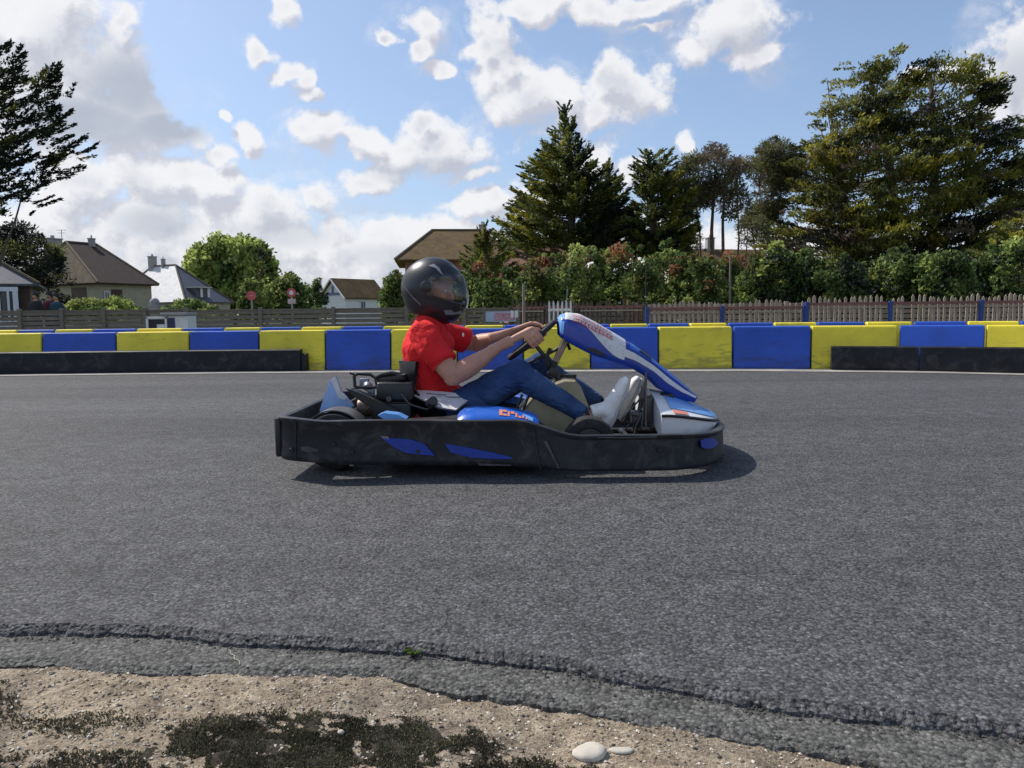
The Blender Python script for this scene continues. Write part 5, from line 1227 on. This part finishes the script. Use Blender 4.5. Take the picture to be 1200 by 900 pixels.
# worn red lettering: two rows of blocky strokes
mb = MB(); r2 = random.Random(8)
for (va, vb, s0, s1, kk) in ((-.64, -.53, 2.5, 4.9, 12), (-.47, -.38, 2.4, 4.8, 15)):
    for i in range(kk):
        a = s0+(s1-s0)*i/kk; b = a+(s1-s0)/kk*.74
        for (aa, bb, v0, v1) in ((a, a+(b-a)*.35, va, vb), (a, b, va, va+(vb-va)*.28), (a if i % 3 else a+(b-a)*.6, b, vb-(vb-va)*.3, vb)):
            q = [fair_pt(s_, v_) for s_, v_ in ((aa, v0), (bb, v0), (bb, v1), (aa, v1))]; nn = (q[1]-q[0]).cross(q[3]-q[0]).normalized()
            if nn.y > 0: nn = -nn
            mb.add([p+nn*.0062 for p in q], [(0, 1, 2, 3)])
mb.obj('red_lettering', M_kred, fairing, smooth=False)
# nose panel
def nose_pt(u, v):
    x = .735+.335*u; hw = .40*math.sqrt(max(.03, 1-(u*.93)**2.6)); zr = .345-.135*u**1.25
    y = KY+v*hw; z = zr-(.085*(1-u)+.02)*abs(v)**1.7
    if u < .12: z -= 0
    return Vector((x+.02*(1-v*v)*u, y, z))
def nose_patch(name, u0, u1, v0, v1, mat, off, par=None, n1=20, n2=16):
    mb = MB(); vs = []
    for i in range(n1+1):
        t = i/n1
        for j in range(n2+1):
            u = u0+(u1-u0)*t; a = v0(t) if callable(v0) else v0; b = v1(t) if callable(v1) else v1
            p = nose_pt(u, a+(b-a)*j/n2); vs.append(p+Vector((0, 0, off)))
    g_ = [(i*(n2+1)+j, i*(n2+1)+j+1, (i+1)*(n2+1)+j+1, (i+1)*(n2+1)+j) for i in range(n1) for j in range(n2)]
    mb.add(vs, g_)
    if par is None:
        N0 = len(vs); mb.add([Vector((v.x, v.y, max(.09, v.z-.14))) for v in vs], g_)
        w1 = n2+1; E = [i*w1 for i in range(n1+1)], [i*w1+n2 for i in range(n1+1)], list(range(w1)), list(range(n1*w1, n1*w1+w1))
        for e_ in E:
            for a, b in zip(e_, e_[1:]): mb.f.append((a, b, b+N0, a+N0)); mb.m.append(0)
    return mb.obj(name, mat, par or kart, angle=50)
nose = nose_patch('nose_panel', 0, 1, -1, 1, M_kwhite, 0)
nose_patch('blue_panel', .18, .97, lambda t: -.78, lambda t: .30+.1*t, M_klight, .004, nose)
nose_patch('red_mark', .20, .42, -.92, -.82, M_kor, .005, nose, 6, 4)
mb = MB(); pts = [nose_pt(u, -.98+.0*u)+Vector((0, -.01, .002)) for u in np.linspace(0, 1, 14)]; mb.tube(pts, .008, 6); mb.obj('edge_trim', M_blk, nose)

# ---------------------------------------------------------------- driver
M_skin = simple('skin', (.52, .26, .17), .5, .12, 14, bstr=.08, bscale=120)
def cloth(name, c, var=.15, fold=7, fstr=.5, fine=400, lightc=None):
    m, nt = newmat(name); v = objvec(nt)
    n1 = noisetex(nt, v, 5, 5, .6); col = ramp(nt, n1, [(.3, tuple(x*(1-var) for x in c)), (.7, tuple(min(1, x*(1+var)) for x in c))])
    if lightc:
        n3 = noisetex(nt, v, 3.2, 4, .6); col = mixc(nt, ramp(nt, n3, [(.45, (0, 0, 0)), (.7, (.55,)*3)]), col, lightc)
    mp = N(nt, 'ShaderNodeMapping'); mp.inputs['Scale'].default_value = (1, 1, 1.5); mp.inputs['Rotation'].default_value = (.3, .6, .2); nt.links.new(v, mp.inputs[0])
    f1 = noisetex(nt, mp.outputs[0], fold, 3, .5, 1.2); f2 = noisetex(nt, v, fine, 2)
    h = mth(nt, 'MULTIPLY_ADD', f2, .03, f1)
    return finish(m, nt, col, .85, 0, h, fstr, .03, .2)
M_shirt = cloth('red_cotton', (.72, .022, .026), .12, 8, .8)
M_jean = cloth('blue_denim', (.028, .062, .165), .2, 9, .9, 500, (.10, .17, .32))
M_helm = simple('helmet_satin_black', (.020, .020, .024), .38, .2, 3, bstr=.03, coat=.08)
M_helg = simple('helmet_grey_graphic', (.30, .30, .31), .35, .1)
M_shoe = simple('white_leather', (.9, .88, .84), .5, .06, 12, bstr=.15, dirt=(.4, .38, .35), dirtamt=.3)
M_shirtw = simple('white_print', (.75, .70, .70), .6)
person = empty('person', (-.36, KY, .10), 'person in red t-shirt, blue jeans and black helmet, driving the go kart', 'person')
HC = W(508, 340, KY)     # head centre
NB = Vector((-.445, KY, .715))
SHn, SHf = Vector((-.455, 3.965, .645)), Vector((-.405, 4.335, .655))
ELn, ELf = Vector((-.295, 3.885, .445)), Vector((-.215, 4.40, .585))
WRn, WRf = Vector((-.072, 3.99, .582)), Vector((-.075, 4.29, .632))
HIPn, HIPf = Vector((-.35, 4.06, .215)), Vector((-.35, 4.24, .215))
KNn, KNf = Vector((.035, 3.975, .450)), Vector((.165, 4.33, .46))
ANn, ANf = W(686, 486, 3.97), W(703, 474, 4.31)
mb = MB()
def bone(a, b, rads, seg=14, bend=None):
    a, b = Vector(a), Vector(b); k = len(rads); pts = [a.lerp(b, i/(k-1)) for i in range(k)]
    if bend:
        for i in range(1, k-1): pts[i] = pts[i]+Vector(bend)*math.sin(math.pi*i/(k-1))
    mb.tube(pts, rads, seg)
# torso core, neck, head
mb.tube([(-.37, KY, .16), (-.41, KY, .28), (-.45, KY, .42), (-.46, KY, .55), (-.455, KY, .64), (-.45, KY, .70)], [(.10, .14), (.095, .13), (.10, .135), (.105, .15), (.08, .13), (.05, .07)], 20)
mb.tube([(-.45, KY, .68), (-.425, KY, .76), (-.41, KY, .83)], [.062, .056, .058], 16)
fd = Vector((.955, -.24, -.16)).normalized(); fr_ = Vector((-.24, -.955, 0)).normalized(); fu = fr_.cross(fd)*-1
if fu.z < 0: fu = -fu
def hp(f, s, u): return HC+fd*f+fr_*s+fu*u
Mh = Matrix((fd, fr_, fu)).transposed()
mb.ball(hp(0, 0, .005), (.098, .075, .115), 20, rot=Mh); mb.ball(hp(.035, 0, -.06), (.06, .052, .055), 16, rot=Mh)
mb.tube([hp(.085, 0, .012), hp(.105, 0, -.012), hp(.112, 0, -.03), hp(.09, 0, -.038)], [.010, .012, .016, .010], 10)     # nose
for s in (-1, 1):
    mb.tube([hp(.088, s*.012, .026), hp(.086, s*.045, .024)], [.010, .006], 8)      # brow
    mb.ball(hp(.066, s*.038, -.028), (.024, .02, .02), 10)                           # cheek
    mb.ball(hp(-.005, s*.076, -.01), (.018, .008, .03), 10, rot=Mh)                    # ear
mb.tube([hp(.092, -.02, -.062), hp(.099, 0, -.06), hp(.092, .02, -.062)], .007, 8)
# arms
mb.tube([SHn+Vector((.0, .06, -.01)), SHn+Vector((0, .01, -.008))], [.05, .05], 14)
bone(SHn, ELn, [.052, .056, .057, .054, .050], bend=(-.006, -.006, 0)); bone(ELn, WRn, [.050, .055, .052, .044, .035, .030], bend=(0, -.008, -.006))
mb.ball(ELn+Vector((-.004, 0, -.006)), (.051, .047, .049), 12)
mb.tube([SHf+Vector((0, -.06, 0)), SHf], [.06, .058], 14)
bone(SHf, ELf, [.052, .053, .052, .049, .046]); bone(ELf, WRf, [.046, .051, .049, .042, .034, .029], bend=(0, .008, -.004)); mb.ball(ELf, (.043, .042, .042), 12)
def hand(WR, sgn, ang):
    """sgn -1: near hand (outward = -Y); ang: place on the rim measured from the outward direction, towards the top"""
    o0 = Vector((0, sgn, 0)); rad_ = o0*math.cos(R(ang))+st*math.sin(R(ang)); tg = (st*math.cos(R(ang))-o0*math.sin(R(ang)))
    P_ = SC+rad_*SR                      # point on the rim centreline
    # palm: from wrist to the knuckles, knuckles just behind / outside the rim
    K = [P_+tg*t+sn*.050+rad_*.016 for t in (.033, .011, -.011, -.031)]     # index .. little
    kc = (K[1]+K[2])/2; ax = (kc-WR); L_ = ax.length
    mb.tube([WR-ax*.25, WR, WR+ax*.22, WR+ax*.45], [(.028, .031), (.026, .029), (.022, .031), (.016, .033)], 14, up=tg)
    for k, kn in enumerate(K):
        base = WR+tg*(.016-.011*k)
        mb.tube([base, base.lerp(kn, .45)+rad_*.004, kn], [.016, .0165, .0125], 10)
    fl = (1.0, 1.08, 1.0, .82)
    for k, kn in enumerate(K):
        f_ = fl[k]; t_ = tg*(.033, .011, -.011, -.031)[k]
        pts = [kn, P_+t_+sn*.022+rad_*.030*f_, P_+t_-sn*.008+rad_*.031*f_, P_+t_-sn*.030+rad_*.014, P_+t_-sn*.030-rad_*.010*f_]
        mb.tube(pts, [.0115, .0105, .0098, .0092, .0078], 10); mb.ball(pts[-1], (.0078,)*3, 8)
    # thumb leaves the side of the palm near the wrist and closes over the driver side of the rim
    tb0 = WR.lerp(K[0], .35)+tg*.018
    pts = [tb0, WR.lerp(K[0], .75)+tg*.032-rad_*.008, P_+tg*.050+sn*.026-rad_*.006, P_+tg*.058+sn*.008-rad_*.020]
    mb.tube(pts, [.0150, .0125, .0110, .0088], 10); mb.ball(pts[-1], (.0088,)*3, 8)
    mb.ball(WR.lerp(kc, .42), (.030, .016, .028), 12, rot=Matrix((ax.normalized(), rad_, tg)).transposed())
hand(WRn, -1, 5); hand(WRf, 1, 18)
# legs core and feet
for H_, K_, A_ in ((HIPn, KNn, ANn), (HIPf, KNf, ANf)):
    bone(H_, K_, [.075, .072, .065, .055, .05]); bone(K_, A_, [.05, .052, .045, .036, .032])
def foot_axis(A_, Y, heel, toe): return W(*heel, Y), W(*toe, Y)
FN = foot_axis(ANn, 3.97, (713,492), (731,449)); FF = foot_axis(ANf, 4.31, (726,486), (745,448))
for A_, (h_, t_) in ((ANn, FN), (ANf, FF)): mb.tube([A_, A_.lerp(h_, .6)], [.032, .034], 10); mb.tube([h_, h_.lerp(t_, .5), t_], [.026, .028, .02], 10)
body = mb.obj('body', M_skin, person); remesh(body, .0045, 2)
# t-shirt
mb = MB()
mb.tube([(-.375, KY, .20), (-.395, KY, .27), (-.435, KY, .37), (-.452, KY, .47), (-.455, KY, .57), (-.450, KY, .645), (-.440, KY, .700), (-.428, KY, .748)],
        [(.125, .165), (.128, .165), (.130, .165), (.136, .175), (.135, .185), (.112, .165), (.088, .105), (.074, .080)], 28)
mb.ball((-.405, KY, .60), (.10, .13, .09), 16); mb.ball((-.33, KY, .30), (.10, .14, .09), 16)
mb.tube([SHn+Vector((.02, .09, .012)), SHn+Vector((0, .02, .005)), SHn.lerp(ELn, .30), SHn.lerp(ELn, .62), SHn.lerp(ELn, .70)], [.076, .080, .078, .073, .073], 18)
mb.tube([SHf+Vector((0, -.09, .0)), SHf+Vector((0, -.02, 0)), SHf.lerp(ELf, .30), SHf.lerp(ELf, .68), SHf.lerp(ELf, .80)], [.068, .072, .072, .072, .073], 18)
tsh = mb.obj('t_shirt', M_shirt, person); remesh(tsh, .009, 5)
for v in tsh.data.vertices:     # folds
    c = v.co; k = mnoise.noise(Vector((c.x*9+c.z*6, c.y*5, c.z*7-c.x*5)))*.012+mnoise.noise(Vector((c.x*22, c.y*14, c.z*24)))*.003; v.co = c+v.normal*k
for nm_, A_, B_, t_, rd in (('sleeve_hem', SHn, ELn, .70, .0735),):
    mb = MB(); c_ = A_.lerp(B_, t_); mb.torus(c_, (B_-A_), rd-.004, .0042, 36, 8); mb.obj(nm_, M_shirt, tsh)
mb = MB(); q = W(541.5, 392.5, 4.02); mb.ball((q.x+.004, 4.04, q.z), (.006, .012, .013), 10); mb.obj('chest_print', M_shirtw, tsh)
# jeans
mb = MB()
mb.tube([(-.42, KY, .17), (-.36, KY, .20), (-.30, KY, .24)], [(.11, .16), (.12, .175), (.10, .165)], 22)
for H_, K_, A_, nr in ((HIPn, KNn, ANn, 1), (HIPf, KNf, ANf, 0)):
    hh = Vector(H_)+Vector((0, -.01 if nr else .01, 0))
    mb.tube([hh, hh.lerp(K_, .3), hh.lerp(K_, .6), hh.lerp(K_, .85), K_], [.100, .097, .088, .078, .073], 20)
    mb.ball(K_+Vector((.0, 0, .004)), (.073, .068, .074), 16)
    e = K_.lerp(A_, .97); mb.tube([K_, K_.lerp(A_, .25)+Vector((-.004, 0, -.008)), K_.lerp(A_, .5)+Vector((0, 0, -.006)), K_.lerp(A_, .8), e], [.070, .068, .062, .052, .049], 20)
jn = mb.obj('jeans', M_jean, person); remesh(jn, .0085, 4)
for v in jn.data.vertices:
    c = v.co; k = mnoise.noise(Vector((c.x*10, c.y*8, c.z*10+c.x*8)))*.007
    for K_ in (KNn, KNf, HIPn, HIPf):
        d = (c+Vector(person.location)-K_).length
        if d < .16: k += .006*math.sin(d*130+3*mnoise.noise(c*14))*(1-d/.16)
    v.co = c+v.normal*k
# shoes
for (h_, t_), A_ in ((FN, ANn), (FF, ANf)):
    mb = MB(); ax = (t_-h_).normalized(); sd2 = Vector((0, 1, 0)); upf_ = ax.cross(sd2)
    if upf_.x > 0: upf_ = -upf_        # instep faces the driver
    ft = lambda a, b: h_+ax*a+upf_*b
    L_ = (t_-h_).length
    mb.tube([ft(-.025, .01), ft(.01, .012), ft(L_*.35, .012), ft(L_*.7, .006), ft(L_+.01, .002), ft(L_+.035, -.002)], [(.030, .024), (.040, .034), (.040, .037), (.034, .043), (.028, .040), (.014, .022)], 18)
    mb.tube([ft(.02, .02), ft(.04, .045), A_.lerp(ft(.04, .045), .35)], [.040, .043, .041], 16)
    mb.tube([ft(.05, .03), ft(L_*.45, .030), ft(L_*.8, .018)], [(.035, .032), (.028, .030), (.018, .026)], 14)
    sh = mb.obj('shoe', M_shoe, person); remesh(sh, .005, 3)
    mb = MB(); mb.tube([ft(-.028, -.022), ft(.01, -.026), ft(L_*.5, -.024), ft(L_*.9, -.026), ft(L_+.035, -.018)], [(.010, .026), (.011, .036), (.010, .036), (.010, .043), (.008, .026)], 16); mb.obj('sole', simple('off_white_rubber', (.55, .54, .52), .6), sh)
    mb = MB(); e = A_.lerp(ft(.04, .045), .2); mb.tube([A_, e], [.040, .043], 16); mb.obj('sock', simple('dark_sock', (.03, .03, .045), .8), sh)
# helmet
def hr(th, ph):
    """helmet radius along azimuth th (0 = forward) and elevation ph, in head axes"""
    d = Vector((math.cos(ph)*math.cos(th), math.cos(ph)*math.sin(th), math.sin(ph)))
    a, b, c = (.168 if d.x > 0 else .178), .132, .165
    r_ = 1/math.sqrt((d.x/a)**2+(d.y/b)**2+(d.z/c)**2)
    chin = max(0, d.dot(Vector((.80, 0, -.60)).normalized())); r_ += .040*chin**5
    low = max(0, -d.z-.45); r_ += .03*low
    nape = max(0, d.dot(Vector((-.85, 0, -.5)).normalized())); r_ += .004*nape**4
    return r_, d
NT, NP = 96, 64; pmin, pmax = -64, 90
def gridpt(i, j, off=0):
    th = 2*math.pi*i/NT; ph = R(pmin+(pmax-pmin)*j/NP)
    # lower rim follows a slope: higher at the back
    r_, d = hr(th, ph); r_ += off
    return HC+fd*(d.x*r_)+fr_*(d.y*r_)+fu*(d.z*r_+.01)
def in_port(i, j, gr=0):
    th = (360*i/NT+180) % 360-180; ph = pmin+(pmax-pmin)*j/NP
    return abs(th) < 76+gr and -19-gr < ph < 26+gr*1.3 and ((abs(th)/(78+gr))**4+((ph-3)/(25+gr*1.3))**4) < 1
mb = MB(); vs = [gridpt(i, j) for j in range(NP+1) for i in range(NT)]; inn = [gridpt(i, j, -.022) for j in range(NP+1) for i in range(NT)]
nV = len(vs); fs = []; filled = {}
for j in range(NP):
    for i in range(NT):
        th = (360*(i+.5)/NT+180) % 360-180; ph = pmin+(pmax-pmin)*(j+.5)/NP
        lowcut = -64+8*(abs(th)/180)**1.5
        if in_port(i+.5, j+.5) or ph < lowcut: continue
        filled[(i, j)] = 1
for (i, j) in filled:
    i2 = (i+1) % NT; q = (j*NT+i, j*NT+i2, (j+1)*NT+i2, (j+1)*NT+i); fs.append(q); fs.append(tuple(a+nV for a in reversed(q)))
    for di, dj, e in ((0, -1, (q[0], q[1])), (1, 0, (q[1], q[2])), (0, 1, (q[2], q[3])), (-1, 0, (q[3], q[0]))):
        if ((i+di) % NT, j+dj) not in filled and 0 <= j+dj < NP or (j+dj < 0): fs.append((e[0], e[1], e[1]+nV, e[0]+nV))
mb.add(vs+inn, fs); helm = mb.obj('helmet', M_helm, person, angle=50)
m, nt = newmat('tinted_visor'); gl = N(nt, 'ShaderNodeBsdfGlossy'); gl.inputs['Roughness'].default_value = .06; tr_ = N(nt, 'ShaderNodeBsdfTransparent'); tr_.inputs[0].default_value = (.74, .75, .80, 1)
fz = N(nt, 'ShaderNodeFresnel'); fz.inputs[0].default_value = 1.5; mx_ = N(nt, 'ShaderNodeMixShader'); nt.links.new(mth(nt, 'MULTIPLY_ADD', fz.outputs[0], .7, .035, clamp=True), mx_.inputs[0]); nt.links.new(tr_.outputs[0], mx_.inputs[1]); nt.links.new(gl.outputs[0], mx_.inputs[2]); oo = N(nt, 'ShaderNodeOutputMaterial'); nt.links.new(mx_.outputs[0], oo.inputs[0]); M_vis = m
mb = MB(); vs = []; fs = []; nn1, nn2 = 60, 26
for j in range(nn2+1):
    for i in range(nn1+1):
        th = R(-84+168*i/nn1); ph = R(-23+54*j/nn2); r_, d = hr(th, ph); r_ += .007+.006*math.cos(th); vs.append(HC+fd*(d.x*r_)+fr_*(d.y*r_)+fu*(d.z*r_+.01))
for j in range(nn2):
    for i in range(nn1):
        a = abs(i+.5-nn1/2)/(nn1/2); b = abs(j+.5-nn2/2)/(nn2/2)
        if a**4+b**5 < 1.05: fs.append((j*(nn1+1)+i, j*(nn1+1)+i+1, (j+1)*(nn1+1)+i+1, (j+1)*(nn1+1)+i))
mb.add(vs, fs); mb.obj('visor', M_vis, helm)
def hpatch(name, pts, mat, off=.002):
    mb = MB(); vs = []
    c = (sum(p[0] for p in pts)/len(pts), sum(p[1] for p in pts)/len(pts))
    ring = []
    for (a, b), (c2, d2) in zip(pts, pts[1:]+pts[:1]):
        for k in range(6): ring.append((a+(c2-a)*k/6, b+(d2-b)*k/6))
    for k in (1.0, .66, .33):
        for a, b in ring:
            r_, d = hr(R(c[0]+(a-c[0])*k), R(c[1]+(b-c[1])*k)); r_ += off; vs.append(HC+fd*(d.x*r_)+fr_*(d.y*r_)+fu*(d.z*r_+.01))
    n_ = len(ring); f_ = [(r3*n_+i, r3*n_+(i+1) % n_, (r3+1)*n_+(i+1) % n_, (r3+1)*n_+i) for r3 in (0, 1) for i in range(n_)]+[tuple(range(2*n_, 3*n_))]
    mb.add(vs, f_); return mb.obj(name, mat, helm)
# near side of the helmet is the side of positive azimuth (fr_ points to the camera)
hpatch('pale_flash', [(98, 50), (72, 46), (52, 30), (62, 47), (80, 56)], M_helg)
hpatch('pale_flash', [(28, 56), (10, 52), (2, 40), (14, 46)], M_helg)
hpatch('side_strip', [(142, -2), (118, -24), (98, -37), (97, -41), (118, -29), (143, -6)], simple('helmet_dark_grey', (.13, .13, .135), .4))
hpatch('chin_lettering', [(42, -36), (30, -31), (22, -33), (12, -28), (2, -29), (4, -33), (14, -33), (24, -38), (36, -42)], simple('helmet_mid_grey', (.20, .20, .21), .4))
mb = MB(); r_, d = hr(R(88), R(2)); c = HC+fd*(d.x*r_)+fr_*(d.y*r_)+fu*(d.z*r_+.01); mb.lathe(c, fr_, [(-.01, .030), (.006, .030), (.010, .024)], 24); mb.obj('visor_pivot', M_helm, helm)
mb = MB()
for s in (-1, 1): mb.ball(hp(.078, s*.034, .004), (.013, .014, .013), 12)
mb.obj('eyes', simple('eye_white', (.5, .48, .46), .25), body)
mb = MB()
for s in (-1, 1): mb.ball(hp(.089, s*.034, .004), (.004, .006, .006), 10)
mb.obj('irises', simple('iris_brown', (.05, .03, .02), .2), body)
# padding inside the helmet
# ---------------------------------------------------------------- onlookers by the left houses
def onlooker(px, Y, top, mtop, mleg, label, seed):
    t = W(px, top, Y); H_ = t.z+.06; k = H_/1.75; o = Vector((t.x, Y, -.06)); root = empty('person', o, label, 'person', None)
    mb_ = MB(); P_ = lambda x, y, z: o+Vector((x*k, y*k, z*k))
    for s in (-1, 1):
        mb_.tube([P_(s*.09, 0, .9), P_(s*.10, .0, .5), P_(s*.10, .02, .08)], [.075*k, .06*k, .04*k], 10); mb_.tube([P_(s*.10, .03, .05), P_(s*.11, -.13, .03)], [.045*k, .035*k], 8)
        mb_.tube([P_(s*.18, 0, 1.42), P_(s*.24, .02, 1.14), P_(s*.20, -.10, .92)], [.045*k, .038*k, .028*k], 8); mb_.ball(P_(s*.195, -.13, .87), (.03*k, .035*k, .045*k), 8)
    mb_.tube([P_(0, 0, .86), P_(0, 0, 1.1), P_(0, 0, 1.38), P_(0, 0, 1.48)], [(.10*k, .15*k), (.095*k, .135*k), (.11*k, .18*k), (.05*k, .07*k)], 14, up=(1, 0, 0)); mb_.tube([P_(0, 0, 1.45), P_(0, 0, 1.56)], .05*k, 8); mb_.ball(P_(0, -.01, 1.63), (.075*k, .09*k, .12*k), 12); mb_.ball(P_(0, -.10, 1.62), (.012*k, .02*k, .02*k), 8)
    b_ = mb_.obj('body', M_skin, root); remesh(b_, .016, 1)
    mb_ = MB(); mb_.tube([P_(0, 0, .88), P_(0, 0, 1.1), P_(0, 0, 1.38), P_(0, 0, 1.47)], [(.13*k, .18*k), (.12*k, .16*k), (.13*k, .20*k), (.07*k, .09*k)], 14, up=(1, 0, 0))
    for s in (-1, 1): mb_.tube([P_(s*.15, 0, 1.42), P_(s*.235, .02, 1.15), P_(s*.205, -.08, .95)], [.07*k, .056*k, .045*k], 8)
    remesh(mb_.obj('jacket', mtop, root), .018, 1)
    mb_ = MB()
    for s in (-1, 1): mb_.tube([P_(s*.08, 0, .93), P_(s*.10, 0, .5), P_(s*.10, .02, .1)], [.10*k, .08*k, .06*k], 10)
    remesh(mb_.obj('trousers', mleg, root), .018, 1)
    mb_ = MB(); mb_.ball(P_(0, .02, 1.675), (.098*k, .125*k, .125*k), 12); mb_.obj('hair', simple('dark_hair', (.02, .015, .012), .6), root)
M_dj = simple('dark_jacket', (.02, .02, .024), .8); M_rj = simple('maroon_jacket', (.14, .02, .03), .8); M_tj = simple('teal_jacket', (.02, .06, .09), .8); M_tr = simple('dark_trousers', (.02, .022, .035), .85)
onlooker(41, 25, 342.5, M_dj, M_tr, 'dark dressed onlooker standing alone in front of the grey roofed house behind the fence', 1)
onlooker(57, 25.5, 342, M_rj, M_tr, 'onlooker in a maroon top between the two others behind the left fence', 2)
onlooker(65.5, 25.2, 344, M_tj, M_tr, 'onlooker in a teal jacket, the rightmost one behind the left fence', 3)
